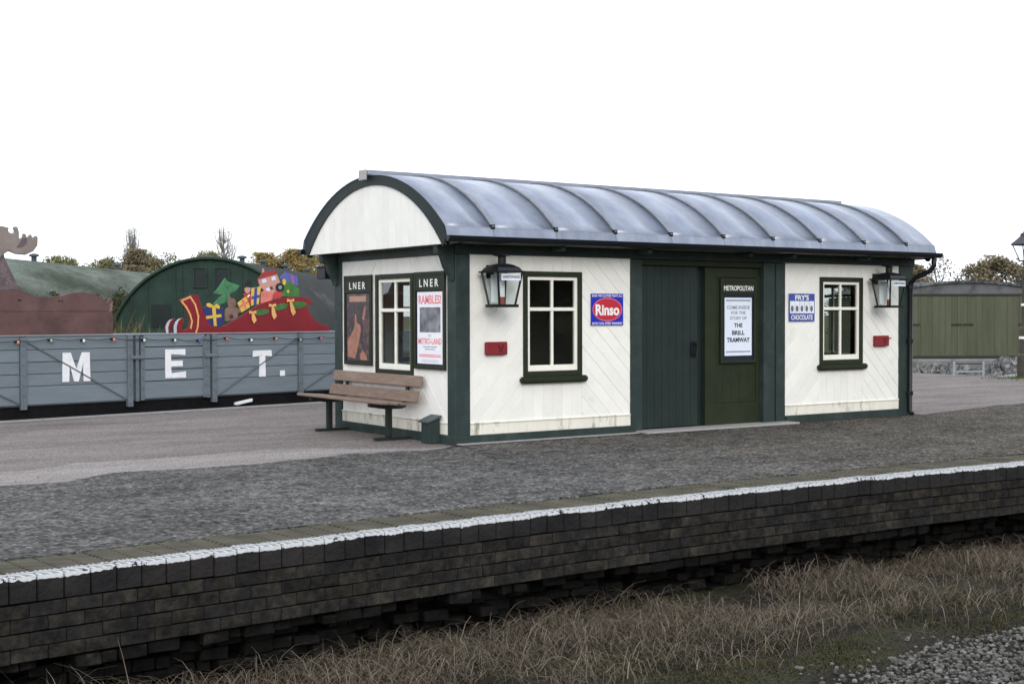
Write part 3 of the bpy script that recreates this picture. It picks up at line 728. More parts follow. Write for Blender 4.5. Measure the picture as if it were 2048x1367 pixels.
# gable ends: boarded segment set back under the roof edge
inner, IR, IZ, IA = arc(1.80, 2.405, 3.235)
def arc_z(y): return IZ+math.sqrt(max(0, IR*IR-(y-YC)**2))
for xf, xb, sgn in ((-0.30, -0.275, 1), (L+0.175, L+0.15, -1)):
    y = YC-1.80; i = 0
    while y < YC+1.80-0.01:
        y1 = min(y+0.165, YC+1.80)
        a, b_ = y+0.0025, y1-0.0025
        top = [(b_-(b_-a)*j/4, arc_z(b_-(b_-a)*j/4)) for j in range(5)]
        prism('gable_plank', [(a, 2.405), (b_, 2.405)]+top, min(xf, xb), max(xf, xb), lambda u, v_, n_: (n_, u, v_), CREAM, hut, 0.0025)
        y = y1
    # backing and curved fascia
    pts = [(YC-1.80, 2.41)]+[(yy, zz-0.0) for yy, zz in inner]+[(YC+1.80, 2.41)]
    mb = MB(); x = xb+0.004*sgn
    mb.prism([(YC-1.8, 2.41), (YC+1.8, 2.41)]+[(YC+1.8-3.6*j/20, arc_z(YC+1.8-3.6*j/20)-0.004) for j in range(21)], min(x, x+0.02*sgn), max(x, x+0.02*sgn), lambda u, v_, n_: (n_, u, v_))
    mb.build('gable_backing', CREAMD, hut)
    v = []; f = []
    n_ = 28; x0, x1 = (xf-0.02*sgn, xb+0.03*sgn)
    for j in range(n_+1):
        t = j/n_
        ai = -IA*1.02+2*IA*1.02*t; yi, zi = YC+(IR-0.005)*math.sin(ai), IZ+(IR-0.005)*math.cos(ai)
        ao = -RA+2*RA*t; yo, zo = YC+(RR-0.01)*math.sin(ao), RZ+(RR-0.01)*math.cos(ao)
        if j in (0, n_): zo -= 0.10
        for x in (x0, x1): v += [(x, yi, zi), (x, yo, zo)]
    for j in range(n_):
        q = 4*j
        f += [(q, q+1, q+5, q+4), (q+2, q+6, q+7, q+3), (q+1, q+3, q+7, q+5), (q, q+4, q+6, q+2)]
    obj('gable_fascia', v, f, mat('dark_fascia_paint', (0.018, 0.025, 0.024), 0.5, var=0.2, vs=4, spec=0.15), hut)
# white soffits under the overhangs
box('soffit', -0.272, -0.03, -0.30, D+0.30, 2.43, 2.45, CREAM, hut, 0)
box('soffit', L+0.03, L+0.148, -0.30, D+0.30, 2.43, 2.45, CREAM, hut, 0)
box('eaves_board', -0.27, L+0.15, -0.345, -0.03, 2.455, 2.485, GREEN, hut, 0)
box('eaves_board', -0.27, L+0.15, D+0.03, D+0.345, 2.455, 2.485, GREEN, hut, 0)
box('eaves_fillet', -0.27, L+0.15, -0.29, -0.265, 2.425, 2.454, mat('brown_stain', (0.09, 0.075, 0.055), 0.7), hut, 0.003)
# brackets at the corners
def bracket(y0, y1, x_wall, s):
    k_ = 1.0 if s < 0 else 0.55
    p = [(0, 1.98), (0.035*k_, 1.98), (0.05*k_, 2.04), (0.12*k_, 2.14), (0.17*k_, 2.28), (0.24*k_, 2.30), (0.25*k_, 2.41), (0, 2.41)]
    MB().prism([(x_wall+s*u, w) for u, w in p], y0, y1, lambda u, v_, n_: (u, n_, v_)).build('bracket', GREEN, hut, 0.008)
bracket(0.0, 0.10, -0.013, -1); bracket(D-0.10, D, -0.013, -1); bracket(0.0, 0.10, L+0.013, 1); bracket(D-0.10, D, L+0.013, 1)
for x in (1.4, 2.8, 4.6, 5.45, 7.0):
    box('eaves_bracket', x-0.03, x+0.03, -0.30, -0.029, 2.36, 2.424, GREEN, hut, 0.006)
# gutters
def gutter(y, s):
    prof = []
    for i in range(9):
        a = math.pi*i/8; prof.append((y-0.055*math.cos(a)*s, 2.492-0.075*math.sin(a)))
    inn_ = [(y-(0.047)*math.cos(math.pi*i/8)*s, 2.492-0.066*math.sin(math.pi*i/8)) for i in range(8, -1, -1)]
    v = []; f = []; pr = prof+inn_; k = len(pr)
    for x in (RX0-0.02, RX1+0.04): v += [(x, a, b_) for a, b_ in pr]
    for i in range(k): f.append((i, (i+1) % k, k+(i+1) % k, k+i))
    for i in range(8): f += [(i, k-1-i, k-2-i, i+1), (k+i+1, 2*k-2-i, 2*k-1-i, k+i)]
    # end stops
    f += [tuple(range(0, 9)), tuple(k+i for i in range(8, -1, -1))]
    g = obj('gutter', v, f, BLACK, hut)
    return g
gutter(-0.40, 1); gutter(D+0.40, -1)
dp = MB()
dp.tube([(L+0.09, -0.40, 2.43), (L+0.09, -0.40, 2.30), (L+0.07, -0.34, 2.22), (L-0.03, -0.15, 2.12), (L-0.05, -0.085, 2.04), (L-0.05, -0.07, 1.9), (L-0.05, -0.07, 0.08), (L-0.05, -0.12, 0.02)], 0.038, 10)
dpo = dp.build('downpipe', BLACK, hut, smooth=True)
for z in (1.98, 1.15, 0.35): MB().lathe([(0.05, z-0.03), (0.05, z+0.03)], L-0.05, -0.07, 12).build('pipe_collar', BLACK, dpo)

# ------------------------------------------------------------------ lanterns on the front wall
def lantern(loc, label):
    r = thing('wall_lantern', label, 'lantern', loc, group='wall lanterns')
    a, b_, z0, z1 = 0.115, 0.175, -0.19, 0.19
    mb = MB()
    for sx in (-1, 1):
        for sy in (-1, 1): mb.tube([(sx*a, sy*a, z0), (sx*b_, sy*b_, z1)], 0.013, 6)
    mb.box(-a-0.03, a+0.03, -a-0.03, a+0.03, z0-0.035, z0); mb.build('frame', BLACK, r)
    cp = MB()
    for z, w in ((z1, b_+0.03),): cp.box(-w, w, -w, w, z, z+0.02)
    rings = [(b_+0.005, z1+0.02), (b_-0.02, z1+0.06), (0.10, z1+0.095), (0.05, z1+0.11)]
    v = []; f = []
    for w, z in rings: v += [(-w, -w, z), (w, -w, z), (w, w, z), (-w, w, z)]
    for i in range(3):
        for k_ in range(4): f.append((i*4+k_, i*4+(k_+1) % 4, i*4+4+(k_+1) % 4, i*4+4+k_))
    f.append((12, 13, 14, 15)); cp.add(v, f)
    o = cp.build('top', BLACK, r)
    MB().lathe([(0.05, z1+0.10), (0.05, z1+0.19), (0.06, z1+0.195), (0.11, z1+0.205), (0.10, z1+0.22), (0.03, z1+0.235)], 0, 0, 16).build('chimney', BLACK, o)
    for ax in range(4):
        ca, sa = (1, 0, -1, 0)[ax], (0, 1, 0, -1)[ax]
        v = []
        for w, z, t_ in ((a, z0, -1), (a, z0, 1), (b_, z1, 1), (b_, z1, -1)):
            d_ = w-0.003; tt = t_*(w-0.01)
            v.append((d_*ca-tt*sa, d_*sa+tt*ca, z))
        obj('pane', v, [(0, 1, 2, 3)], LGLASS, r)
    g = MB(); g.tube([(0, 0, z0), (0, 0, z0+0.09)], 0.03, 10); g.build('burner', mat('dull_red_fitting', (0.25, 0.06, 0.04), 0.5), r)
    g2 = MB(); g2.tube([(0, 0, z0+0.09), (0, 0, z0+0.27)], 0.035, 10); g2.build('mantle', mat('frosted_white', (0.7, 0.7, 0.7), 0.4), r)
    rf = MB(); rf.box(-0.09, 0.09, 0.10, 0.105, z0+0.02, z1-0.02); rf.build('reflector', mat('white_reflector', (0.75, 0.77, 0.76), 0.3), r)
    pl = MB(); pl.box(-0.13, 0.145, -b_-0.012, -b_-0.004, 0.095, 0.175); p = pl.build('name_plate', mat('pale_plate', (0.62, 0.68, 0.74), 0.5), r)
    text('lettering', 'QUAINTON ROAD', 0.008, 0.135, 0.25, 0.042, b_+0.0125, FRONT, INK, p, 0.02)
    br = MB(); br.box(-0.02, 0.02, 0.12, -loc[1]-0.002, z1+0.03, z1+0.06); br.box(-0.05, 0.05, -loc[1]-0.02, -loc[1]+0.005, z1-0.06, z1+0.1); br.box(-0.015, 0.015, 0.1, -loc[1]-0.002, z0-0.03, z0-0.005); br.build('bracket', BLACK, r)
    return r
lantern((0.49, -0.27, 1.885), 'black square wall lantern nearest the near corner of the building')
lantern((7.46, -0.27, 1.885), 'black square wall lantern beside the downpipe at the far end')

# ------------------------------------------------------------------ red plaques
def plaque(x, label, stub):
    r = thing('red_wall_box', label, 'box', (x, 0, 1.16), group='red boxes on the front wall')
    b0 = box('body', -0.155, 0.155, -0.055, 0.006, -0.08, 0.08, REDP, r, 0.012)
    mk = MB(); mk.prism([(0.0, 0.045), (0.03, 0.045), (0.05, -0.015), (0.07, 0.045), (0.10, 0.045), (0.06, -0.05), (0.04, -0.05)], 0.0555, 0.058, FRONT); mk.build('mark', mat('dark_red_mark', (0.09, 0.012, 0.015), 0.6), r)
    if stub:
        s = MB(); s.tube([(0.15, -0.02, 0.035), (0.22, -0.03, 0.04)], 0.012, 8); s.build('stub', mat('brass', (0.35, 0.2, 0.08), 0.4, 0.6), r)
plaque(0.565, 'small red wall box below the lantern near the bench end', False)
plaque(7.58, 'small red wall box with a brass stub beside the downpipe', True)

# ------------------------------------------------------------------ enamel signs
r = thing('soap_sign', 'square blue enamel sign with a red oval reading Rinso', 'sign', (2.305, -0.008, 1.635), (rad(90), 0, 0))
pl = MB(); pl.prism(rect(-0.265, 0.265, -0.205, 0.205), -0.004, 0.006, LOCAL); pl.build('plate', ENBLUE, r, 0.002)
el = prism('oval_rim', ellipse(0, 0, 0.244, 0.153, 40), 0.006, 0.0075, LOCAL, mat('pink_rim', (0.55, 0.16, 0.24), 0.3), r)
prism('oval', ellipse(0, 0, 0.230, 0.138, 40), 0.0075, 0.009, LOCAL, ENRED, r)
text('lettering', 'Rinso', 0.0, -0.005, 0.39, 0.145, 0.009, LOCAL, WHITE, r, 0.035)
text('lettering', "SOAK THE CLOTHES-THAT'S ALL!", 0.0, 0.178, 0.50, 0.032, 0.006, LOCAL, WHITE, r, 0.01)
text('lettering', 'SAVES COAL EVERY WASHDAY', 0.0, -0.180, 0.50, 0.032, 0.006, LOCAL, WHITE, r, 0.01)
r = thing('chocolate_sign', "blue and white enamel sign reading FRY'S CHOCOLATE", 'sign', (5.885, -0.008, 1.665), (rad(90), 0, 0))
MB().prism(rect(-0.262, 0.262, -0.20, 0.20), -0.004, 0.006, LOCAL).build('plate', FBLUE, r, 0.002)
for i in range(5):
    u = -0.198+i*0.099
    pnl = prism('panel', rect(u-0.047, u+0.047, -0.085, 0.092), 0.006, 0.0075, LOCAL, mat('white_enamel', (0.75, 0.77, 0.82), 0.3), r)
    prism('dark_oval', ellipse(u-0.004, -0.018, 0.028, 0.045, 16), 0.0075, 0.0085, LOCAL, mat('slate_print', (0.13, 0.14, 0.17), 0.4), pnl)
text('lettering', "FRY'S", 0.0, 0.143, 0.28, 0.075, 0.006, LOCAL, WHITE, r, 0.03)
text('lettering', 'CHOCOLATE', 0.0, -0.143, 0.44, 0.072, 0.006, LOCAL, WHITE, r, 0.02)

# ------------------------------------------------------------------ poster boards
def board(name, label, loc, rot, w, h, head_txt, head_h, bk, head_w):
    r = thing(name, label, 'poster board', loc, rot)
    MB().prism(rect(-w/2, w/2, -h/2, h/2), 0.0, 0.010, LOCAL).build('backing', bk, r)
    frame('frame', -w/2, w/2, -h/2, h/2, 0.045, 0.010, 0.026, LOCAL, OLIVE, r)
    MB().prism(rect(-w/2+0.045, w/2-0.045, h/2-head_h, h/2-0.045), 0.010, 0.022, LOCAL).build('header', OLIVE, r, 0.003)
    text('lettering', head_txt, 0, h/2-head_h/2-0.022, head_w, 0.095 if len(head_txt) < 8 else 0.07, 0.022, LOCAL, WHITE, r, 0.02)
    return r
GR = (rad(90), 0, rad(-90))
# left: dark coloured landscape poster
def art_mat():
    m = bpy.data.materials.new('dark_poster_print'); m.use_nodes = True; n = m.node_tree.nodes; l = m.node_tree.links
    t = n.new('ShaderNodeTexCoord'); nz = n.new('ShaderNodeTexNoise'); nz.inputs['Scale'].default_value = 9; nz.inputs['Detail'].default_value = 3; nz.inputs['Distortion'].default_value = 1.2
    l.new(t.outputs['Object'], nz.inputs['Vector']); r = n.new('ShaderNodeValToRGB'); e = r.color_ramp.elements
    e[0].position = 0.35; e[0].color = (0.035, 0.028, 0.03, 1); e[1].position = 0.72; e[1].color = (0.24, 0.10, 0.09, 1); e.new(0.56).color = (0.06, 0.045, 0.05, 1)
    l.new(nz.outputs['Fac'], r.inputs['Fac']); l.new(r.outputs['Color'], n['Principled BSDF'].inputs['Base Color']); n['Principled BSDF'].inputs['Roughness'].default_value = 0.4
    return m
r = board('poster_board', 'tall poster board headed LNER with a dark brown picture, left of the gable window', (-0.006, 2.48, 1.50), GR, 0.79, 1.21, 'L N E R', 0.235, NAVY, 0.46)
pp = MB().prism(rect(-0.325, 0.325, -0.545, 0.355), 0.010, 0.014, LOCAL).build('poster', art_mat(), r)
FL = mat('peach_print', (0.34, 0.16, 0.115), 0.5, var=0.3, vs=10)
prism('title_panel', rect(-0.24, 0.24, 0.25, 0.325), 0.014, 0.0155, LOCAL, mat('tan_print', (0.42, 0.24, 0.18), 0.5), pp)
prism('printed_shape', [(-0.29, -0.50), (-0.08, -0.52), (0.02, -0.32), (0.09, -0.14), (0.06, -0.06), (-0.02, -0.04), (-0.05, 0.09), (-0.08, 0.08), (-0.10, -0.10), (-0.22, -0.22), (-0.30, -0.30)], 0.014, 0.0155, LOCAL, FL, pp)
prism('printed_shape', [(0.12, 0.02), (0.18, 0.16), (0.22, 0.20), (0.22, 0.08), (0.17, 0.0)], 0.014, 0.0155, LOCAL, FL, pp)
prism('printed_shape', [(0.05, -0.5), (0.12, -0.40), (0.24, -0.46), (0.27, -0.53), (0.08, -0.535)], 0.014, 0.0155, LOCAL, FL, pp)
# right: white poster in red print
r = board('poster_board', 'tall poster board headed LNER with a white and red poster, beside the corner post', (-0.006, 0.585, 1.50), GR, 0.745, 1.21, 'L N E R', 0.235, NAVY, 0.46)
pp = MB().prism(rect(-0.295, 0.315, -0.535, 0.355), 0.010, 0.014, LOCAL).build('poster', PAPER, r)
def photo_mat():
    m = bpy.data.materials.new('grey_photo_print'); m.use_nodes = True; n = m.node_tree.nodes; l = m.node_tree.links
    t = n.new('ShaderNodeTexCoord'); nz = n.new('ShaderNodeTexNoise'); nz.inputs['Scale'].default_value = 7; nz.inputs['Detail'].default_value = 5
    l.new(t.outputs['Object'], nz.inputs['Vector']); r = n.new('ShaderNodeValToRGB'); e = r.color_ramp.elements
    e[0].position = 0.3; e[0].color = (0.05, 0.055, 0.065, 1); e[1].position = 0.75; e[1].color = (0.30, 0.30, 0.33, 1)
    l.new(nz.outputs['Fac'], r.inputs['Fac']); l.new(r.outputs['Color'], n['Principled BSDF'].inputs['Base Color']); return m
prism('photograph', rect(-0.235, 0.265, -0.145, 0.165), 0.014, 0.015, LOCAL, photo_mat(), pp)
text('lettering', 'RAMBLES!', 0.01, 0.26, 0.54, 0.11, 0.014, LOCAL, REDINK, pp, 0.02)
text('lettering', 'IN', 0.01, -0.185, 0.06, 0.025, 0.014, LOCAL, GREYINK, pp)
text('lettering', 'METRO-LAND', 0.01, -0.255, 0.56, 0.075, 0.014, LOCAL, REDINK, pp, 0.02)
for v_, w_, c_ in ((-0.325, 0.34, GREYINK), (-0.355, 0.24, GREYINK), (-0.425, 0.52, REDINK), (-0.445, 0.52, REDINK), (-0.49, 0.42, mat('faint_print', (0.62, 0.58, 0.62), 0.6)), (-0.51, 0.42, MATS['faint_print'])):
    prism('print_line', rect(0.01-w_/2, 0.01+w_/2, v_-0.006, v_+0.006), 0.014, 0.0148, LOCAL, c_, pp)
# notice beside the door
r = board('notice_board', 'notice board headed METROPOLITAN inviting visitors to the Brill Tramway story', (4.70, 0.078, 1.475), (rad(90), 0, 0), 0.68, 1.18, 'METROPOLITAN', 0.22, NAVY, 0.56)
pp = MB().prism(rect(-0.258, 0.258, -0.485, 0.325), 0.010, 0.014, LOCAL).build('notice', mat('bluish_white_paper', (0.72, 0.77, 0.88), 0.6, var=0.03), r)
for s_, v_, w_, h_, c_ in (('COME INSIDE', 0.19, 0.44, 0.05, GREYINK), ('FOR THE', 0.115, 0.28, 0.045, GREYINK), ('STORY OF', 0.04, 0.32, 0.045, GREYINK), ('THE', -0.06, 0.16, 0.058, INK), ('BRILL', -0.165, 0.24, 0.062, INK), ('TRAMWAY', -0.265, 0.44, 0.066, INK)):
    text('lettering', s_, 0, v_, w_, h_, 0.014, LOCAL, c_, pp, 0.035)
for v_ in (0.287, -0.43): prism('printed_rule', rect(-0.235, 0.235, v_-0.011, v_+0.011), 0.014, 0.015, LOCAL, GREYINK, pp)

# dark box on the rear corner of the building
r = thing('dark_metal_box', 'dark metal lamp box fixed at the rear corner under the eaves', 'lamp box', (-0.06, D+0.16, 2.16))
box('housing', -0.09, 0.13, -0.13, 0.13, -0.085, 0.075, BLACK, r, 0.008)
box('lid', -0.11, 0.15, -0.15, 0.15, 0.075, 0.095, BLACK, r, 0.004)
box('arm', 0.02, 0.07, -0.155, -0.12, -0.03, 0.0, BLACK, r, 0.003)

# little meter box against the gable, sloping lid
r = thing('meter_box', 'small green box with a sloping lid standing against the gable by the corner', 'box', (-0.015, 0.45, 0.0))
MB().prism([(0, 0.0), (-0.15, 0.0), (-0.15, 0.255), (0, 0.31)], -0.10, 0.10, lambda u, v_, n_: (u, n_, v_)).build('body', GREEN, r, 0.005)
MB().prism([(0.01, 0.318), (-0.18, 0.25), (-0.18, 0.275), (0.01, 0.345)], -0.125, 0.125, lambda u, v_, n_: (u, n_, v_)).build('lid', mat('lid_grey_green', (0.06, 0.075, 0.075), 0.5), r, 0.005)

v = []; f = []  # strip that paints contact shade and grime at the wall foot
for i in range(201):
    x = -0.1+8.5*i/200; w = 0.05+0.09*abs(noise.noise(Vector((x*1.7, 2, 2))))+0.04*noise.noise(Vector((x*7, 1, 2)))
    v += [(x, -0.02, 0.0145), (x, -0.145-w, 0.0145)]
    if i: q = 2*i; f.append((q-2, q-1, q+1, q))
tag(obj('grime_contact_shade', v, f, mat('contact_shade_grime', (0.030, 0.028, 0.026), 0.8, var=0.4, vs=14, bump=0.5)), 'dark line of painted contact shade and grime along the foot of the building', kind='structure')
# grit and dead leaves gathered on the platform
rr = random.Random(15); mbg = MB()
for i in range(420):
    if i < 260: x = rr.uniform(-0.3, 8.4); y = -0.16-abs(rr.gauss(0, 0.10))
    else: x = rr.uniform(-6.5, 9.0); y = rr.uniform(-4.2, -0.3)
    if 2.7 < x < 5.7 and y > -0.3: continue
    a = rr.uniform(0, 6.28); w = rr.uniform(0.008, 0.022); z = 0.014
    c_, s_ = math.cos(a)*w, math.sin(a)*w
    mbg.add([(x-c_, y-s_, z), (x+s_*0.6, y-c_*0.6, z+rr.uniform(0, 0.008)), (x+c_, y+s_, z+rr.uniform(0, 0.012)), (x-s_*0.6, y+c_*0.6, z+0.002)], [(0, 1, 2, 3)])
tag(mbg.build('fallen_leaves', island_mat('dead_leaf', [(0.05, 0.035, 0.02), (0.11, 0.075, 0.04), (0.03, 0.026, 0.02), (0.15, 0.12, 0.08)])), 'small dead leaves and grit scattered on the platform', kind='stuff')

# ------------------------------------------------------------------ bench
r = thing('park_bench', 'slatted brown wooden bench on green iron legs in front of the gable', 'bench', (-0.35, 1.9, 0))
def slat(x0, z0, x1, z1, th, y0, y1):
    d = Vector((x1-x0, 0, z1-z0)); nrm = Vector((-d.z, 0, d.x)).normalized()*th
    p = [(x0, z0), (x1, z1), (x1+nrm.x, z1+nrm.z), (x0+nrm.x, z0+nrm.z)]
    return MB().prism(p, y0, y1, lambda u, w, n_: (u, n_, w)).build('slat', WOOD, r, 0.008)
Y0, Y1 = -1.20, 1.20
slat(0.285, 0.665, 0.315, 0.805, 0.032, Y0, Y1)
slat(0.225, 0.475, 0.265, 0.62, 0.032, Y0, Y1)
slat(-0.29, 0.475, -0.18, 0.468, 0.035, Y0, Y1)
slat(-0.155, 0.466, -0.045, 0.459, 0.035, Y0, Y1)
slat(-0.02, 0.457, 0.09, 0.450, 0.035, Y0, Y1)
for y in (-0.82, 0.84):
    box('foot', -0.18, 0.30, y-0.03, y+0.03, 0.004, 0.04, IRON, r, 0.004)
    box('leg', -0.01, 0.06, y-0.035, y+0.035, 0.04, 0.42, IRON, r, 0.006)
    b1 = MB(); b1.prism([(-0.26, 0.468), (-0.26, 0.425), (-0.02, 0.39), (0.22, 0.39), (0.22, 0.44)], y-0.03, y+0.03, lambda u, w, n_: (u, n_, w)); b1.build('bearer', IRON, r, 0.004)
    b2 = MB(); b2.prism([(0.215, 0.40), (0.26, 0.40), (0.36, 0.80), (0.325, 0.80)], y-0.025, y+0.025, lambda u, w, n_: (u, n_, w)); b2.build('back_support', IRON, r, 0.004)

# ================================================================== WAGON ON THE FAR TRACK
WA = math.atan2(1.25, 6.07)
WO = (-3.59, 7.1, 0.0)
def wpos(s, o, z=0.0): return (WO[0]+s*math.cos(WA)-o*math.sin(WA), WO[1]+s*math.sin(WA)+o*math.cos(WA), z)
wg = thing('open_wagon', 'grey planked open railway wagon lettered MET behind the platform', 'wagon', wpos(3.04, 1.35), (0, 0, WA))
SH, OH = -3.04, 0.12-1.35           # local x = s + SH ; side face at local y = OH
SIDE = lambda u, v, n_: (u+SH, OH-n_, v)
SIDE2 = lambda u, v, n_: (u+SH, -OH+n_, v)
zs = [0.205, 0.49, 0.675, 0.86, 1.05, 1.255]
S_END0, S_END1 = -2.25, 8.33
panels = [(S_END0, 0.37), (0.47, 2.23), (2.47, 3.62), (3.86, 5.57), (5.67, S_END1)]
for (a, b_) in panels:
    isdoor = a == 2.47
    for z0, z1 in zip(zs, zs[1:]):
        jz = 0.0 if not isdoor else 0.006
        prism('plank', rect(a+0.003, b_-0.003, z0+0.004+jz, z1-0.004), -0.06, (0.012 if isdoor else 0.0)+random.uniform(-0.004, 0.004), SIDE, WGREY, wg, 0.006)
MB().prism(rect(S_END0, S_END1, 0.19, 1.25), -0.09, -0.03, SIDE).build('side_backing', WIRON, wg)
MB().prism(rect(S_END0, S_END1, 0.19, 1.25), -0.09, -0.0, SIDE2).build('far_side', WGREY, wg)
for s in (S_END0, S_END1-0.08): MB().box(s+SH, s+SH+0.08, OH+0.1, -OH-0.1, 0.2, 1.25).build('end_wall', WGREY, wg)
MB().box(S_END0+SH+0.08, S_END1+SH-0.08, OH+0.1, -OH-0.1, 0.22, 0.30).build('floor', mat('wagon_floor', (0.06, 0.055, 0.05), 0.9), wg)
def strap(u0, u1, v0, v1, n1=0.03, nm='iron_strap'):
    o = prism(nm, rect(u0, u1, v0, v1), -0.03, n1, SIDE, WIRON, wg, 0.004)
    mb = MB(); z = v0+0.06
    while z < v1-0.03:
        mb.prism(ellipse((u0+u1)/2, z, 0.014, 0.014, 8), n1, n1+0.012, SIDE); z += 0.155
    mb.build('bolts', WIRON, o)['kind'] = 'stuff'
    return o
for s in (-1.6, 0.42, 5.62, 7.6): strap(s-0.05, s+0.05, 0.14, 1.24)
for s0 in (2.21, 3.80): strap(s0-0.045, s0+0.045, 0.10, 1.25, 0.045)
for s0 in (2.345, 3.685): strap(s0-0.03, s0+0.03, 0.18, 1.24, 0.03, 'door_hinge_strap')
for s0 in (2.44, 3.62): strap(s0-0.035, s0+0.035, 0.19, 1.22, 0.03, 'door_strap')
for s0 in (2.33, 3.73): prism('door_catch', rect(s0-0.13, s0+0.12, 0.865, 0.925), 0.03, 0.065, SIDE, WIRON, wg, 0.006)
def diag(s0, z0, s1, z1):
    d = Vector((s1-s0, z1-z0)).normalized()*1; p = Vector((-d.y, d.x))*0.011
    prism('diagonal_strap', [(s0+p.x, z0+p.y), (s1+p.x, z1+p.y), (s1-p.x, z1-p.y), (s0-p.x, z0-p.y)], 0.0, 0.022, SIDE, mat('dark_rod', (0.095, 0.112, 0.125), 0.6), wg, 0.003)
diag(0.50, 1.16, 2.14, 0.23); diag(5.54, 1.16, 3.92, 0.23); diag(-1.5, 1.16, 0.36, 0.23); diag(7.5, 1.16, 5.70, 0.23)
prism('top_capping', rect(S_END0, S_END1, 1.257, 1.275), -0.09, 0.02, SIDE, WCAP, wg, 0.003)
# painted letters
LET = mat('wagon_white_paint', (0.70, 0.71, 0.73), 0.6, var=0.10, vs=10, col2=(0.45, 0.47, 0.49), c2s=7, c2lo=0.6, c2hi=0.75)
def letter(polys, nm):
    mb = MB()
    for p in polys: mb.prism(p, 0.0, 0.0175, SIDE)
    return mb.build(nm, LET, wg)
def lx(u, v, s0, s1, z0, z1): return (s0+(s1-s0)*u, z0+(z1-z0)*v)
def L2(pts, s0, s1, z0, z1): return [lx(u, v, s0, s1, z0, z1) for u, v in pts]
letter([L2([(0.0, 0), (0.24, 0), (0.26, 0.62), (0.42, 0.0), (0.58, 0.0), (0.74, 0.62), (0.76, 0), (1, 0), (0.98, 1), (0.70, 1), (0.50, 0.42), (0.30, 1), (0.02, 1)], 1.05, 1.52, 0.54, 0.995)], 'letter_m')
letter([L2([(0, 0), (1, 0), (1, 0.22), (0.30, 0.17), (0.28, 0.40), (0.85, 0.40), (0.85, 0.60), (0.28, 0.60), (0.28, 0.83), (0.98, 0.79), (0.98, 1), (0, 1)], 2.86, 3.25, 0.535, 1.01)], 'letter_e')
letter([L2([(0.33, 0), (0.67, 0), (0.65, 0.79), (1.0, 0.76), (0.98, 1), (0.02, 1), (0, 0.76), (0.35, 0.79)], 4.59, 4.99, 0.495, 0.955)], 'letter_t')
letter([rect(5.17, 5.27, 0.495, 0.59)], 'full_stop')
# underframe
MB().box(S_END0+SH, S_END1+SH, OH+0.06, OH+0.16, -0.08, 0.185).build('solebar', UNDER, wg)
MB().box(S_END0+SH, S_END1+SH, -OH-0.16, -OH-0.06, -0.08, 0.185).build('solebar', UNDER, wg)
for s in (-0.05, 6.1):
    for sy in (-1, 1):
        mb = MB(); x = s+SH; yw = sy*0.74
        mb2 = []
        prof = [(0.46, yw-0.07), (0.46, yw+0.05), (0.40, yw+0.06), (0.30, yw+0.02), (0.08, yw+0.05)]
        v = []; f = []; seg = 28
        ring = [(0.44, -0.06), (0.47, -0.05), (0.45, 0.05), (0.38, 0.055), (0.36, 0.02), (0.10, 0.03), (0.09, 0.08)]
        for rr_, yy in ring:
            for k_ in range(seg): v.append((x+rr_*math.cos(6.2832*k_/seg), yw-yy*(-sy), -0.43+rr_*math.sin(6.2832*k_/seg)))
        for i in range(len(ring)-1):
            for k_ in range(seg): f.append((i*seg+k_, i*seg+(k_+1) % seg, (i+1)*seg+(k_+1) % seg, (i+1)*seg+k_))
        f.append(tuple(range(seg))); f.append(tuple((len(ring)-1)*seg+k_ for k_ in range(seg)))
        obj('wheel', v, f, UNDER, wg)
    mb = MB(); mb.box(s+SH-0.13, s+SH+0.13, OH+0.03, OH+0.20, -0.52, -0.25); mb.box(s+SH-0.45, s+SH+0.45, OH+0.06, OH+0.14, -0.2, -0.13); mb.box(s+SH-0.3, s+SH+0.3, OH+0.06, OH+0.14, -0.26, -0.2); mb.build('axlebox', UNDER, wg, 0.01)
lv = MB(); lv.tube([(1.9+SH+1.2, OH-0.02, -0.16), (4.22+SH, OH-0.04, 0.02)], 0.018, 6); lo = lv.build('brake_lever', UNDER, wg)
MB().prism([(4.20, 0.015), (4.56, 0.07), (4.56, 0.125), (4.20, 0.07)], 0.0, 0.05, SIDE).build('white_lever_end', LET, lo, 0.008)
# rails and track under it
for o_ in (0.6, 2.1):
    p = [wpos(-26, o_), wpos(26, o_)]
    mb = MB()
    ax, ay = math.cos(WA), math.sin(WA); px, py = -ay*0.035, ax*0.035
    v = []
    for q in p:
        for s_, z in ((-1, -0.97), (1, -0.97), (1, -0.90), (-1, -0.90)): v.append((q[0]+px*s_, q[1]+py*s_, z))
    mb.add(v, [(0, 1, 5, 4), (1, 2, 6, 5), (2, 3, 7, 6), (3, 0, 4, 7), (3, 2, 1, 0), (4, 5, 6, 7)])
    tag(mb.build('rail', mat('rusty_rail', (0.10, 0.06, 0.04), 0.7, var=0.3)), ('near' if o_ < 1 else 'far')+' rusty rail of the track under the grey wagon', 'rail')

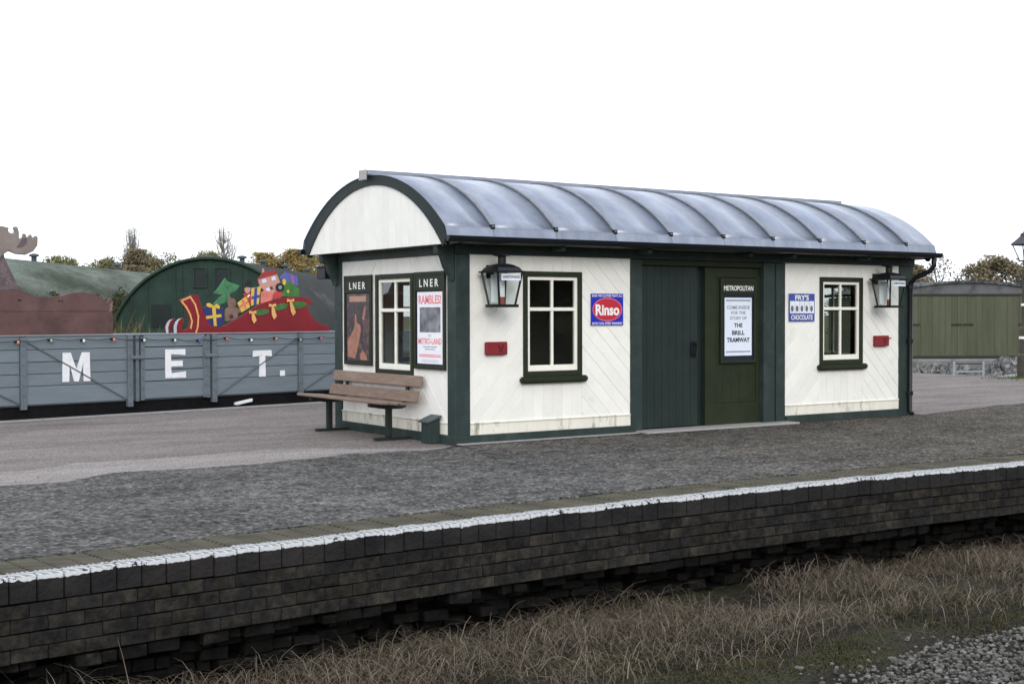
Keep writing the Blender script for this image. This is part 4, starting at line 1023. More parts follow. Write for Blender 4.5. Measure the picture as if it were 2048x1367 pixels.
# string of coloured bulbs along the wagon top
bs = [(-1.3, 1.18), (-0.76, 1.17), (-0.22, 1.18), (0.31, 1.17), (0.84, 1.19), (1.38, 1.18), (1.90, 1.19), (2.44, 1.17), (3.01, 1.16), (3.48, 1.14), (4.02, 1.17), (4.52, 1.14), (5.04, 1.16), (5.57, 1.13), (6.03, 1.15), (6.5, 1.16), (7.0, 1.15)]
sl = thing('string_lights', 'string of coloured bulbs on a black cable along the top of the grey wagon', 'string lights', wpos(3.04, 0.12), (0, 0, WA))
cable = []
for (s0, z0), (s1, z1) in zip(bs, bs[1:]):
    for j in range(6):
        t = j/6; cable.append((s0+(s1-s0)*t+SH, -0.062, z0+(z1-z0)*t+0.028-0.03*math.sin(math.pi*t)))
MB().tube(cable, 0.006, 5).build('cable', BLACK, sl)
BC = [mat('bulb_orange', (0.65, 0.22, 0.12), 0.3), mat('bulb_green', (0.22, 0.42, 0.25), 0.3), mat('bulb_white', (0.75, 0.75, 0.72), 0.3), mat('bulb_red', (0.60, 0.12, 0.14), 0.3), mat('bulb_pale_green', (0.50, 0.66, 0.52), 0.3), mat('bulb_blue', (0.07, 0.09, 0.42), 0.3)]
order = [1, 2, 3, 0, 1, 2, 0, 4, 4, 5, 3, 2, 0, 1, 3, 2, 4]
for (s, z), c in zip(bs, order):
    b_ = MB().lathe([(0.008, z-0.030), (0.021, z-0.020), (0.026, z), (0.020, z+0.015), (0.014, z+0.022)], s+SH, -0.07, 10).build('bulb', BC[c], sl, smooth=True)
    MB().box(s+SH-0.055, s+SH-0.018, -0.085, -0.05, z-0.014, z+0.026).build('holder', BLACK, b_, 0.004)

CUT = {
 'sleigh': [(3.288, 1.263), (3.253, 1.31), (3.307, 1.349), (3.396, 1.321), (3.456, 1.363), (3.483, 1.481), (3.444, 1.606), (3.373, 1.724), (3.275, 1.825), (3.519, 1.913), (3.655, 1.922), (3.678, 1.828), (3.736, 1.67), (3.808, 1.511), (3.881, 1.415), (3.955, 1.363), (4.086, 1.362), (4.276, 1.432), (4.487, 1.537), (4.701, 1.654), (4.937, 1.773), (5.177, 1.837), (5.44, 1.888), (5.749, 1.901), (5.978, 1.884), (6.083, 1.788), (5.988, 1.757), (5.977, 1.697), (6.04, 1.57), (6.145, 1.467), (6.272, 1.398), (6.455, 1.371), (6.455, 1.294), (6.422, 1.225)],
 'curlA': [(3.058, 1.265), (3.046, 1.374), (3.077, 1.444), (3.121, 1.49), (3.193, 1.513), (3.237, 1.516), (3.192, 1.466), (3.147, 1.373), (3.155, 1.264)],
 'curlB': [(3.19, 1.264), (3.188, 1.389), (3.219, 1.459), (3.273, 1.505), (3.371, 1.531), (3.393, 1.52), (3.379, 1.434), (3.325, 1.341), (3.288, 1.263)],
 'curlAe': [(3.058, 1.265), (3.046, 1.374), (3.077, 1.444), (3.121, 1.49), (3.175, 1.51), (3.125, 1.459), (3.094, 1.374), (3.102, 1.265)],
 'curlBe': [(3.19, 1.264), (3.188, 1.389), (3.219, 1.459), (3.273, 1.505), (3.335, 1.525), (3.272, 1.469), (3.241, 1.38), (3.247, 1.263)],
 'tree': [(4.225, 2.217), (4.291, 2.154), (4.53, 2.089), (4.461, 2.002), (4.327, 1.944), (4.317, 1.896), (4.288, 1.807), (4.089, 1.747), (3.977, 1.75), (4.109, 1.878), (4.185, 1.919), (3.997, 1.949), (4.11, 2.067)],
 'gift1': [(3.773, 1.701), (3.828, 1.733), (4.126, 1.715), (4.183, 1.662), (4.181, 1.445), (4.086, 1.362), (3.881, 1.412), (3.808, 1.511)],
 'g1v': [(3.939, 1.734), (4.014, 1.734), (4.034, 1.385), (3.978, 1.386)],
 'g1h': [(3.818, 1.555), (4.129, 1.59), (4.129, 1.542), (3.826, 1.508)],
 'bowl': [(3.828, 1.765), (3.884, 1.784), (3.949, 1.75), (3.967, 1.71), (3.893, 1.702), (3.837, 1.725)],
 'bowr': [(3.986, 1.734), (4.033, 1.766), (4.098, 1.734), (4.089, 1.678), (4.023, 1.694)],
 'teddyb': [(4.202, 1.67), (4.278, 1.718), (4.392, 1.719), (4.507, 1.67), (4.51, 1.622), (4.449, 1.605), (4.458, 1.541), (4.352, 1.476), (4.2, 1.469), (4.191, 1.574)],
 'teddyh': [(4.24, 1.799), (4.26, 1.879), (4.298, 1.896), (4.326, 1.856), (4.374, 1.864), (4.408, 1.816), (4.415, 1.751), (4.354, 1.711), (4.268, 1.715)],
 'paw': [(4.277, 1.565), (4.324, 1.589), (4.362, 1.565), (4.362, 1.517), (4.314, 1.501), (4.28, 1.525)],
 'gift2': [(4.469, 1.781), (4.644, 1.899), (4.73, 1.716), (4.549, 1.618)],
 'g2a': [(4.547, 1.833), (4.586, 1.857), (4.662, 1.679), (4.623, 1.657)],
 'g2b': [(4.498, 1.735), (4.673, 1.825), (4.692, 1.793), (4.517, 1.7)],
 'hat': [(4.617, 2.086), (4.627, 2.151), (4.676, 2.189), (4.754, 2.19), (4.773, 2.129), (4.753, 2.071), (4.684, 2.059)],
 'face': [(4.61, 2.037), (4.655, 2.062), (4.743, 2.055), (4.732, 1.981), (4.674, 1.951), (4.622, 1.98)],
 'coat': [(4.596, 1.947), (4.674, 1.961), (4.781, 1.949), (4.8, 1.802), (4.731, 1.752), (4.673, 1.801), (4.615, 1.866)],
 'strap': [(4.664, 1.899), (4.713, 1.94), (4.732, 1.924), (4.683, 1.874)],
 'gift3': [(4.753, 2.047), (4.949, 2.079), (4.902, 1.769), (4.74, 1.736)],
 'g3a': [(4.811, 2.055), (4.87, 2.064), (4.848, 1.753), (4.789, 1.744)],
 'g3b': [(4.747, 1.899), (4.925, 1.934), (4.918, 1.884), (4.745, 1.85)],
 'house': [(4.901, 2.209), (5.301, 2.316), (5.451, 2.005), (5.207, 1.853), (5.048, 2.001), (4.949, 2.065)],
 'roof': [(4.881, 2.204), (5.001, 2.329), (5.245, 2.379), (5.309, 2.309)],
 'chim': [(4.977, 2.321), (4.991, 2.403), (5.025, 2.388), (5.037, 2.338)],
 'w1': [(4.97, 2.201), (5.06, 2.222), (5.079, 2.158), (4.989, 2.137)],
 'w2': [(5.18, 2.25), (5.26, 2.272), (5.284, 2.206), (5.199, 2.185)],
 'w3': [(5.058, 2.042), (5.138, 2.063), (5.158, 2.01), (5.088, 1.993)],
 'door': [(5.148, 2.076), (5.203, 2.089), (5.222, 2.036), (5.168, 2.019)],
 'drum': [(4.948, 1.868), (4.949, 1.967), (5.038, 2.017), (5.158, 1.977), (5.207, 1.903), (5.177, 1.828), (5.037, 1.778), (4.947, 1.786)],
 'car': [(5.208, 1.92), (5.248, 1.986), (5.36, 2.004), (5.42, 1.938), (5.379, 1.888), (5.217, 1.853)],
 'giftg': [(5.422, 2.197), (5.627, 2.175), (5.791, 2.043), (5.801, 1.908), (5.399, 1.905)],
 'dot1': [(5.422, 2.205), (5.473, 2.226), (5.507, 2.181), (5.482, 2.114), (5.431, 2.113)],
 'dot2': [(5.523, 2.014), (5.554, 2.031), (5.574, 1.998), (5.553, 1.964), (5.522, 1.976)],
 'giftb': [(5.382, 2.238), (5.509, 2.343), (5.772, 2.275), (5.792, 2.085), (5.626, 2.155), (5.442, 2.202)],
 'gbs': [(5.617, 2.305), (5.669, 2.293), (5.709, 2.117), (5.657, 2.142)],
 'wheel': [(5.449, 2.069), (5.444, 2.041), (5.427, 2.017), (5.402, 1.999), (5.372, 1.989), (5.339, 1.989), (5.309, 1.998), (5.284, 2.015), (5.268, 2.039), (5.263, 2.066), (5.269, 2.094), (5.285, 2.118), (5.31, 2.136), (5.34, 2.146), (5.373, 2.146), (5.403, 2.137), (5.428, 2.12), (5.444, 2.096)],
 'hub': [(5.397, 2.068), (5.391, 2.05), (5.376, 2.036), (5.356, 2.031), (5.335, 2.035), (5.321, 2.049), (5.315, 2.067), (5.321, 2.085), (5.336, 2.099), (5.356, 2.104), (5.376, 2.099), (5.391, 2.086)],
 'gar1': [(5.135, 1.648), (5.089, 1.631), (5.119, 1.616), (5.06, 1.606), (5.062, 1.587), (5.005, 1.586), (4.98, 1.565), (4.937, 1.575), (4.89, 1.558), (4.871, 1.575), (4.813, 1.566), (4.822, 1.586), (4.767, 1.587), (4.802, 1.607), (4.762, 1.617), (4.814, 1.631), (4.799, 1.648), (4.857, 1.654), (4.869, 1.675), (4.92, 1.67), (4.958, 1.69), (4.99, 1.676), (5.044, 1.69), (5.049, 1.67), (5.108, 1.675), (5.085, 1.654)],
 'gar2': [(5.536, 1.756), (5.495, 1.735), (5.525, 1.722), (5.47, 1.708), (5.475, 1.688), (5.42, 1.683), (5.398, 1.661), (5.355, 1.667), (5.312, 1.647), (5.292, 1.662), (5.237, 1.649), (5.243, 1.67), (5.19, 1.667), (5.221, 1.689), (5.181, 1.696), (5.23, 1.714), (5.212, 1.731), (5.268, 1.741), (5.277, 1.762), (5.327, 1.762), (5.36, 1.784), (5.393, 1.773), (5.443, 1.79), (5.451, 1.771), (5.507, 1.78), (5.488, 1.758)],
 'gar3': [(5.971, 1.771), (5.916, 1.753), (5.949, 1.736), (5.88, 1.726), (5.881, 1.704), (5.814, 1.706), (5.783, 1.683), (5.734, 1.696), (5.677, 1.679), (5.656, 1.699), (5.588, 1.691), (5.6, 1.714), (5.536, 1.717), (5.578, 1.738), (5.532, 1.751), (5.594, 1.765), (5.577, 1.786), (5.646, 1.79), (5.661, 1.813), (5.721, 1.806), (5.766, 1.826), (5.802, 1.809), (5.867, 1.823), (5.872, 1.8), (5.941, 1.803), (5.913, 1.78)],
 'bow0': [(4.675, 1.651), (4.749, 1.635), (4.824, 1.654), (4.824, 1.597), (4.749, 1.608), (4.675, 1.592)],
 'tail0': [(4.73, 1.622), (4.773, 1.622), (4.833, 1.479), (4.773, 1.422), (4.729, 1.496)],
 'bow1': [(5.094, 1.775), (5.17, 1.759), (5.247, 1.779), (5.246, 1.721), (5.17, 1.732), (5.094, 1.716)],
 'tail1': [(5.15, 1.745), (5.194, 1.746), (5.265, 1.55), (5.204, 1.492), (5.159, 1.567)],
 'bow2': [(5.489, 1.864), (5.567, 1.847), (5.645, 1.868), (5.645, 1.809), (5.566, 1.821), (5.488, 1.803)],
 'tail2': [(5.546, 1.834), (5.591, 1.834), (5.685, 1.616), (5.622, 1.557), (5.575, 1.633)],
 'antler': [(0.042, 2.962), (0.12, 2.927), (0.199, 2.931), (0.318, 2.911), (0.304, 2.846), (0.37, 2.823), (0.397, 2.85), (0.371, 2.926), (0.451, 2.935), (0.477, 2.853), (0.476, 2.745), (0.522, 2.773), (0.53, 2.83), (0.584, 2.832), (0.597, 2.765), (0.638, 2.821), (0.679, 2.823), (0.684, 2.769), (0.747, 2.813), (0.78, 2.788), (0.773, 2.658), (0.704, 2.564), (0.568, 2.501), (0.407, 2.511), (0.301, 2.551), (0.234, 2.506), (0.141, 2.406), (0.038, 2.53)],
 'antb': [(0.421, 2.607), (0.53, 2.765), (0.597, 2.76), (0.591, 2.677), (0.515, 2.61)],
 'body': [(0.142, 2.508), (0.247, 2.46), (0.325, 2.309), (0.403, 2.156), (0.481, 1.977), (0.589, 1.927), (0.724, 1.876), (0.944, 1.852), (1.168, 1.88), (1.338, 1.929), (1.539, 1.944), (1.743, 1.911), (1.889, 1.831), (1.978, 1.813), (2.023, 1.859), (2.061, 1.805), (2.051, 1.642), (2.07, 1.424), (2.002, 1.247), (-0.661, 1.282), (-0.683, 1.592), (-0.58, 1.94), (-0.452, 2.141), (-0.652, 2.088), (-0.948, 1.96), (-1.116, 2.007), (-1.138, 2.153), (-0.871, 2.305), (-0.448, 2.49), (-0.194, 2.573)],
}
BOARD = lambda u, v, n_: (u+SH, -n_, v)
def pnt(name, c, **k): return mat('paint_'+name, c, 0.55, var=k.get('var', 0.12), vs=k.get('vs', 8))
sg = thing('painted_sleigh', 'red painted plywood sleigh cutout piled with presents standing in the wagon', 'sleigh cutout', wpos(3.04, 0.37), (0, 0, WA))
def low(poly, z=0.31): return [(u, v if v > 1.285 else z) for u, v in poly]
RS = mat('paint_sleigh_red', (0.19, 0.012, 0.018), 0.5, var=0.2, vs=5, col2=(0.13, 0.010, 0.014), c2s=2.5, c2lo=0.5, c2hi=0.7)
prism('body', low(CUT['sleigh']), 0.0, 0.022, BOARD, RS, sg, 0.003)
SILV = pnt('silver', (0.42, 0.45, 0.50))
prism('runner', low(CUT['curlA']), -0.05, -0.028, BOARD, RS, sg); prism('runner', low(CUT['curlB']), -0.026, -0.004, BOARD, RS, sg)
prism('runner_edge', CUT['curlAe'], -0.028, -0.022, BOARD, SILV, sg); prism('runner_edge', CUT['curlBe'], -0.004, 0.003, BOARD, SILV, sg)
# gold lining on the dash
dash = CUT['sleigh']
tip, topm, topr = Vector(dash[8]), Vector(dash[9]), Vector(dash[10])
inn_l = [Vector(dash[i]) for i in (8, 7, 6, 5, 4)]
GOLD = pnt('gold', (0.62, 0.33, 0.12))
def stroke(pts, w, n0, n1, nm, m_, par):
    mb = MB()
    for a, b_ in zip(pts, pts[1:]):
        d = (b_-a).normalized(); p = Vector((-d.y, d.x))*w/2; e = d*w*0.3
        mb.prism([(a+p-e).to_tuple(), (b_+p+e).to_tuple(), (b_-p+e).to_tuple(), (a-p-e).to_tuple()], n0, n1, BOARD); n1 += 0.0004
    return mb.build(nm, m_, par)
lin = [q+Vector((0.045, -0.012)) for q in inn_l]
stroke(lin, 0.03, 0.022, 0.024, 'gold_line', GOLD, sg)
lin2 = [lin[0], topm+Vector((-0.02, -0.03)), topm+Vector((0.075, -0.16)), topm+Vector((0.135, -0.36)), topm+Vector((0.12, -0.54)), topm+Vector((0.08, -0.65))]
stroke(lin2, 0.03, 0.022, 0.024, 'gold_line', GOLD, sg)
items = [ # name, outline, back, front, colour
 ('toy_fir_tree', 'tree', -0.045, -0.028, pnt('fir_green', (0.05, 0.17, 0.08), var=0.35, vs=9)),
 ('blue_present', 'gift1', -0.028, -0.006, pnt('present_blue', (0.028, 0.03, 0.13))),
 ('purple_present', 'giftb', -0.045, -0.026, pnt('present_purple', (0.09, 0.10, 0.33))),
 ('green_present', 'giftg', -0.026, -0.006, pnt('present_green', (0.045, 0.15, 0.035), var=0.3)),
 ('toy_house', 'house', -0.026, -0.006, pnt('house_pink', (0.48, 0.25, 0.21))),
 ('yellow_present', 'gift2', -0.024, -0.004, pnt('present_yellow', (0.60, 0.40, 0.06))),
 ('striped_present', 'gift3', -0.006, 0.010, pnt('present_yellow', (0.60, 0.40, 0.06))),
 ('toy_soldier', 'coat', -0.028, -0.01, pnt('coat_red', (0.38, 0.04, 0.04))),
 ('toy_drum', 'drum', -0.006, 0.012, pnt('drum_salmon', (0.58, 0.17, 0.14), var=0.25)),
 ('toy_car', 'car', -0.004, 0.014, pnt('car_red', (0.45, 0.05, 0.05))),
 ('toy_bear', 'teddyb', -0.004, 0.016, pnt('bear_brown', (0.18, 0.11, 0.085), var=0.25)),
]
P = {}
for nm, key, n0, n1, m_ in items: P[nm] = prism(nm, CUT[key], n0, n1, BOARD, m_, sg, 0.002)
def deco(nm, key, n1, m_, par, th=0.004): return prism(nm, CUT[key], n1, n1+th, BOARD, m_, P[par])
YEL = MATS['paint_present_yellow']
for k_ in ('g1v', 'g1h'): deco('ribbon', k_, -0.006+(0.0006 if k_ == 'g1h' else 0), YEL, 'blue_present')
for k_ in ('bowl', 'bowr'): deco('bow', k_, -0.0055, YEL, 'blue_present', 0.008)
deco('ribbon', 'g2a', -0.004, MATS['paint_drum_salmon'], 'yellow_present'); deco('ribbon', 'g2b', -0.0036, MATS['paint_drum_salmon'], 'yellow_present')
deco('ribbon', 'g3a', 0.010, pnt('ribbon_blue', (0.035, 0.06, 0.26)), 'striped_present'); deco('ribbon', 'g3b', 0.0106, MATS['paint_ribbon_blue'], 'striped_present')
deco('hat', 'hat', -0.01, pnt('hat_black', (0.015, 0.016, 0.02)), 'toy_soldier'); deco('face', 'face', -0.0105, MATS['paint_house_pink'], 'toy_soldier'); deco('strap', 'strap', -0.0098, LET, 'toy_soldier')
deco('roof', 'roof', -0.0062, pnt('roof_red', (0.30, 0.035, 0.035)), 'toy_house', 0.012); deco('chimney', 'chim', -0.0064, MATS['paint_house_pink'], 'toy_house')
for k_ in ('w1', 'w2', 'w3'): deco('window', k_, -0.006, pnt('toy_window', (0.55, 0.60, 0.72)), 'toy_house')
deco('door', 'door', -0.006, pnt('toy_door', (0.12, 0.04, 0.04)), 'toy_house')
deco('wheel', 'wheel', 0.0125, MATS['paint_hat_black'], 'toy_car'); deco('hub', 'hub', 0.0168, pnt('hub_grey', (0.25, 0.25, 0.28)), 'toy_car')
deco('spot', 'dot1', -0.006, YEL, 'green_present'); deco('spot', 'dot2', -0.006, YEL, 'green_present'); deco('ribbon', 'gbs', -0.026, pnt('ribbon_magenta', (0.34, 0.09, 0.26)), 'purple_present')
deco('head', 'teddyh', 0.012, MATS['paint_bear_brown'], 'toy_bear', 0.010); deco('paw', 'paw', 0.016, pnt('paw_dark', (0.05, 0.03, 0.03)), 'toy_bear')
for k_ in ('gar1', 'gar2', 'gar3'): prism('garland', CUT[k_], 0.022, 0.034, BOARD, pnt('garland_green', (0.05, 0.13, 0.035), var=0.4), sg)
for i in range(3):
    b_ = prism('bow', CUT['bow%d' % i], 0.034, 0.046, BOARD, GOLD, sg); prism('tail', CUT['tail%d' % i], 0.034, 0.040, BOARD, GOLD, b_)

mo = thing('reindeer_cutout', 'brown painted plywood reindeer cutout with grey antlers standing in the wagon', 'reindeer cutout', wpos(3.04, 0.37), (0, 0, WA))
MB_ = mat('reindeer_brown', (0.115, 0.060, 0.058), 0.6, var=0.22, vs=2.2, col2=(0.072, 0.044, 0.038), c2s=1.7, c2lo=0.45, c2hi=0.70, detail=3)
CUT['body'][:2] = [(0.14, 2.60), (0.235, 2.55), (0.265, 2.44)]
body_poly = low(CUT['body'], 0.31)
zc = 1.64
def clip_sheet(nm, poly, m_=MB_):
    return prism(nm, poly, -0.03, 0.022, BOARD, m_, mo, 0.012)
# the figure is sawn from sheets that meet in level joints
NECK = mat('reindeer_neck_grey', (0.105, 0.080, 0.084), 0.6, var=0.3, vs=5, col2=(0.15, 0.115, 0.12), c2s=4, c2lo=0.5, c2hi=0.7)
for nm, poly, m_ in (('lower_sheet', clip(body_poly, 0, 1, zc-0.0015), MB_), ('upper_sheet', clip(clip(body_poly, 0, -1, -(zc+0.0015)), 0, 1, 1.958), MB_), ('neck_sheet', clip(body_poly, 0, -1, -1.962), NECK)):
    MB().prism(poly, -0.03, 0.022, BOARD).build(nm, m_, mo, 0.010, seg=2)
ANT = mat('antler_grey', (0.21, 0.175, 0.155), 0.6, var=0.2, vs=4)
a1 = prism('antler', CUT['antler'], 0.022, 0.060, BOARD, ANT, mo, 0.016)
prism('antler_hollow', CUT['antb'], 0.060, 0.0615, BOARD, mat('antler_shade_paint', (0.11, 0.09, 0.095), 0.6), a1)
mir = [(-0.30-(u-0.14), v+0.03) for u, v in CUT['antler']]
prism('antler', mir, -0.022, 0.0, BOARD, ANT, mo, 0.008)
# pale painted fur strokes and bolt heads
FUR = mat('pale_fur_paint', (0.22, 0.16, 0.165), 0.6, var=0.2)
rr = random.Random(5)
mb = MB()
for i in range(7):
    u = 1.96+rr.uniform(0.0, 0.07); w = 1.62+i*0.024; mb.prism([(u-0.03, w), (u+0.03, w+0.03), (u+0.02, w+0.045)], 0.022, 0.0232+i*0.0001, BOARD)
for i in range(12):
    u = 0.30+rr.uniform(-0.07, 0.05); w = 2.05+i*0.026; u -= (w-2.0)*0.18; mb.prism([(u-0.02, w+0.04), (u+0.02, w), (u+0.03, w+0.015)], 0.022, 0.0232+i*0.0001, BOARD)
mb.build('fur_strokes', FUR, mo)
for u, w in ((0.47, 1.81), (0.50, 1.81), (1.13, 1.80), (1.18, 1.80)): MB().prism(ellipse(u, w, 0.012, 0.012, 8), 0.022, 0.03, BOARD).build('bolt', BLACK, mo)

# ================================================================== BACKGROUND
def Z(p): return Vector(p)
HUTA = math.atan2(0.814, 0.581)
HG = mat('hut_green_sheeting', (0.020, 0.040, 0.031), 0.75, var=0.25, vs=2, bump=0.2, bs=6)
HROOF = mat('hut_mossy_roof', (0.125, 0.143, 0.122), 0.8, var=0.3, vs=0.8, bump=0.3, bs=5, col2=(0.035, 0.045, 0.028), c2s=0.5, c2lo=0.42, c2hi=0.6, stretch=(0.35, 1, 1))
HROOFD = mat('hut_dark_roof', (0.022, 0.025, 0.025), 0.8, var=0.3, vs=0.8, bump=0.3, bs=5, col2=(0.07, 0.065, 0.055), c2s=0.6, c2lo=0.55, c2hi=0.7, stretch=(0.35, 1, 1))
HWIN = mat('hut_dark_opening', (0.012, 0.018, 0.018), 0.4)
def nissen(label, apex, l0, l1, roofm, vents, gable):
    """corrugated semicircular hut; local x runs along its length"""
    R_ = 3.65
    r = thing('corrugated_hut', label, 'hut', (apex[0], apex[1], -1.0), (0, 0, HUTA))
    zc = 3.6-R_+1.0
    v = []; f = []; na = 72
    nl = int((l1-l0)/1.0)
    prof = []
    for j in range(na+1):
        a = math.pi*j/na; rr_ = R_
        prof.append((rr_*math.cos(a), zc+rr_*math.sin(a)))
    prof = [(prof[0][0], 0.0)]+prof+[(prof[-1][0], 0.0)]
    # sheets overlap every couple of metres, ribs run over the arch
    k = len(prof); xs_ = []
    x = l0
    while x < l1: xs_ += [(x, 0.0), (x+0.06, 0.02), (x+0.12, 0.0), (x+0.30, -0.01)]; x += 0.36
    for x, dr_ in xs_:
        for y, z in prof:
            s = 1+dr_/R_; v.append((x, y*s, zc+(z-zc)*s if z > zc else z))
    for i in range(len(xs_)-1):
        for j in range(k-1): f.append((i*k+j, i*k+j+1, (i+1)*k+j+1, (i+1)*k+j))
    obj('roof', v, f, roofm, r, True)
    mb = MB(); mb.prism([(y*0.985, z if z < zc else zc+(z-zc)*0.985) for y, z in prof], l0+0.10, l0+0.14, lambda u, w, n_: (n_, u, w))
    g = mb.build('gable_wall', HG, r)
    rim = MB(); rim.tube([(l0-0.01, y, z) for y, z in prof], 0.06, 6); rim.build('gable_rim', HG, r)
    MB().prism([(y*0.985, z if z < zc else zc+(z-zc)*0.985) for y, z in prof], l1-0.14, l1-0.10, lambda u, w, n_: (n_, u, w)).build('rear_wall', HG, r)
    if gable:
        for y0, y1, z0, z1 in ((0.05, 0.55, 3.55, 4.28), (-0.78, -0.22, 3.55, 4.28)):
            w = frame('window', y0, y1, z0, z1, 0.05, -(l0+0.10), -(l0+0.04), lambda u, v_, n_: (-n_, u, v_), HG, r)
            MB().prism(rect(y0+0.05, y1-0.05, z0+0.05, z1-0.05), -(l0+0.09), -(l0+0.085), lambda u, v_, n_: (-n_, u, v_)).build('pane', HWIN, w)
        d = MB(); d.prism(rect(1.35, 2.05, 2.15, 2.95), -(l0+0.10), -(l0+0.07), lambda u, v_, n_: (-n_, u, v_)); d.build('hatch', HWIN, r)
        d = MB(); d.prism(rect(-0.6, 0.9, 0.0, 2.3), -(l0+0.10), -(l0+0.06), lambda u, v_, n_: (-n_, u, v_)); d.build('door', HG, r)
        for y in (-2.6, -1.9, -1.2, 0.95, 1.2, 2.2, 2.75):
            zt = zc+math.sqrt(R_*R_-y*y)*0.97
            MB().box(l0+0.06, l0+0.10, y-0.03, y+0.03, 0, zt).build('batten', HG, r)
    for x in vents:
        MB().lathe([(0.10, 4.55), (0.10, 4.80), (0.19, 4.82), (0.17, 4.90), (0.05, 4.93)], x, 0, 10).build('vent', mat('vent_grey', (0.05, 0.065, 0.065), 0.6), r)
    return r
nissen('dark green semicircular corrugated hut with its gable facing the wagon', (9.37, 31.85), 0.0, 32.0, HROOFD, (5.5, 9.5, 14.5, 20.0), True)
nissen('long mossy grey corrugated hut behind the reindeer', (5.09, 38.65), -20.0, 30.0, HROOF, (0.1, 10.0, 22.0), False)

# bank of tall grass and weeds between the wagon and the huts
rr = random.Random(77); pts = []
def bank_z(s_, o_):
    a = max(0.0, 1-abs(o_-11.0)/4.5)
    k_ = 1.0 if s_ < 7.4 else max(0.0, 1-(s_-7.4)/5.0)
    return -1.02+2.15*k_*math.sin(a*math.pi/2)+0.25*k_*noise.noise(Vector((s_*0.5, o_*0.5, 1)))*a
v = []; f = []
for j in range(16):
    for i in range(41):
        s_, o_ = -12+27*i/40, 6.4+9.2*j/15; v.append(wpos(s_, o_, bank_z(s_, o_)))
for j in range(15):
    for i in range(40): f.append((j*41+i, j*41+i+1, (j+1)*41+i+1, (j+1)*41+i))
tag(obj('grass_bank', v, f, FIELD, smooth=True), 'low rough earth bank behind the wagon', kind='structure')
for i in range(11000):
    s_ = rr.uniform(-8, 13); o_ = rr.uniform(7, 14)
    p = wpos(s_, o_, bank_z(s_, o_))
    hgt = 0.62+0.6*noise.noise(Vector((s_*0.8, o_*0.5, 0)))
    pts.append((p[0], p[1], p[2]-0.02, max(0.15, hgt)*rr.uniform(0.5, 1.3), rr.uniform(0, 6.28), rr.uniform(0.1, 1.3)))
blades('tall_weeds', pts, [(0.045, 0.055, 0.02), (0.075, 0.08, 0.032), (0.12, 0.11, 0.055), (0.07, 0.058, 0.032), (0.17, 0.15, 0.08)], 'tall rough grass and weeds in front of the corrugated huts', (0.010, 0.02))
pts = []
for i in range(5200):   # ragged growth climbing against the mossy hut
    t = rr.uniform(-3, 14); side = rr.uniform(3.6, 5.2)
    ax, ay = math.cos(HUTA), math.sin(HUTA)
    x = 5.09+ax*t+ay*side; y = 38.65+ay*t-ax*side
    pts.append((x, y, -1.0, rr.uniform(0.8, 2.9)*(0.8+0.5*noise.noise(Vector((t*0.5, 0, 0)))), rr.uniform(0, 6.28), rr.uniform(0.05, 0.7)))
blades('hut_side_weeds', pts, [(0.05, 0.062, 0.022), (0.085, 0.09, 0.035), (0.13, 0.12, 0.055), (0.06, 0.05, 0.03)], 'bushy weeds growing up against the side of the mossy hut', (0.015, 0.035))

# ivy and moss creeping up the flank of the mossy hut
rr = random.Random(52); v = []; f = []
ax, ay = math.cos(HUTA), math.sin(HUTA)
for i in range(34000):
    t = rr.uniform(-14, 26); a = rr.uniform(0.02, 1.0)
    lim = 0.62+0.28*noise.noise(Vector((t*0.35, 0, 3)))+0.16*noise.noise(Vector((t*1.4, 0, 6)))
    if a > lim: continue
    R_ = 3.70+rr.uniform(0, 0.22); sd_ = R_*math.cos(a); z = -0.05+R_*math.sin(a)
    p = Vector((5.09+ax*t+ay*sd_, 38.65+ay*t-ax*sd_, z)); s = rr.uniform(0.06, 0.17)
    u = Vector((rr.gauss(0, 1), rr.gauss(0, 1), rr.gauss(0, 1))).normalized(); q = u.orthogonal().normalized(); k = len(v)
    v += [p-u*s*0.5, p+q*s*0.35, p+u*s*0.5, p-q*s*0.35]; f.append((k, k+1, k+2, k+3))
tag(obj('ivy', v, f, island_mat('ivy_leaf', [(0.022, 0.030, 0.014), (0.045, 0.052, 0.022), (0.075, 0.072, 0.03), (0.05, 0.038, 0.02)])), 'dark ivy and brambles covering the lower side of the mossy hut', kind='stuff')

# ------------------------------------------------------------------ trees
BARK = mat('tree_bark', (0.075, 0.062, 0.05), 0.9, var=0.3)
def leaf_mat(name, cols):
    m = island_mat(name, cols, 0.8)
    return m
LEAFS = {
 'olive': leaf_mat('leaf_olive', [(0.10, 0.098, 0.046), (0.14, 0.132, 0.060), (0.18, 0.16, 0.075), (0.125, 0.12, 0.055)]),
 'gold': leaf_mat('leaf_gold', [(0.18, 0.135, 0.05), (0.25, 0.175, 0.062), (0.20, 0.16, 0.065), (0.16, 0.13, 0.06)]),
 'green': leaf_mat('leaf_green', [(0.10, 0.11, 0.046), (0.14, 0.15, 0.058), (0.18, 0.17, 0.07)]),
 'brown': leaf_mat('leaf_brown', [(0.115, 0.098, 0.062), (0.15, 0.125, 0.078), (0.18, 0.145, 0.09), (0.125, 0.115, 0.068)]),
 'dark': leaf_mat('leaf_dark', [(0.060, 0.064, 0.040), (0.080, 0.080, 0.048), (0.10, 0.09, 0.056)])}
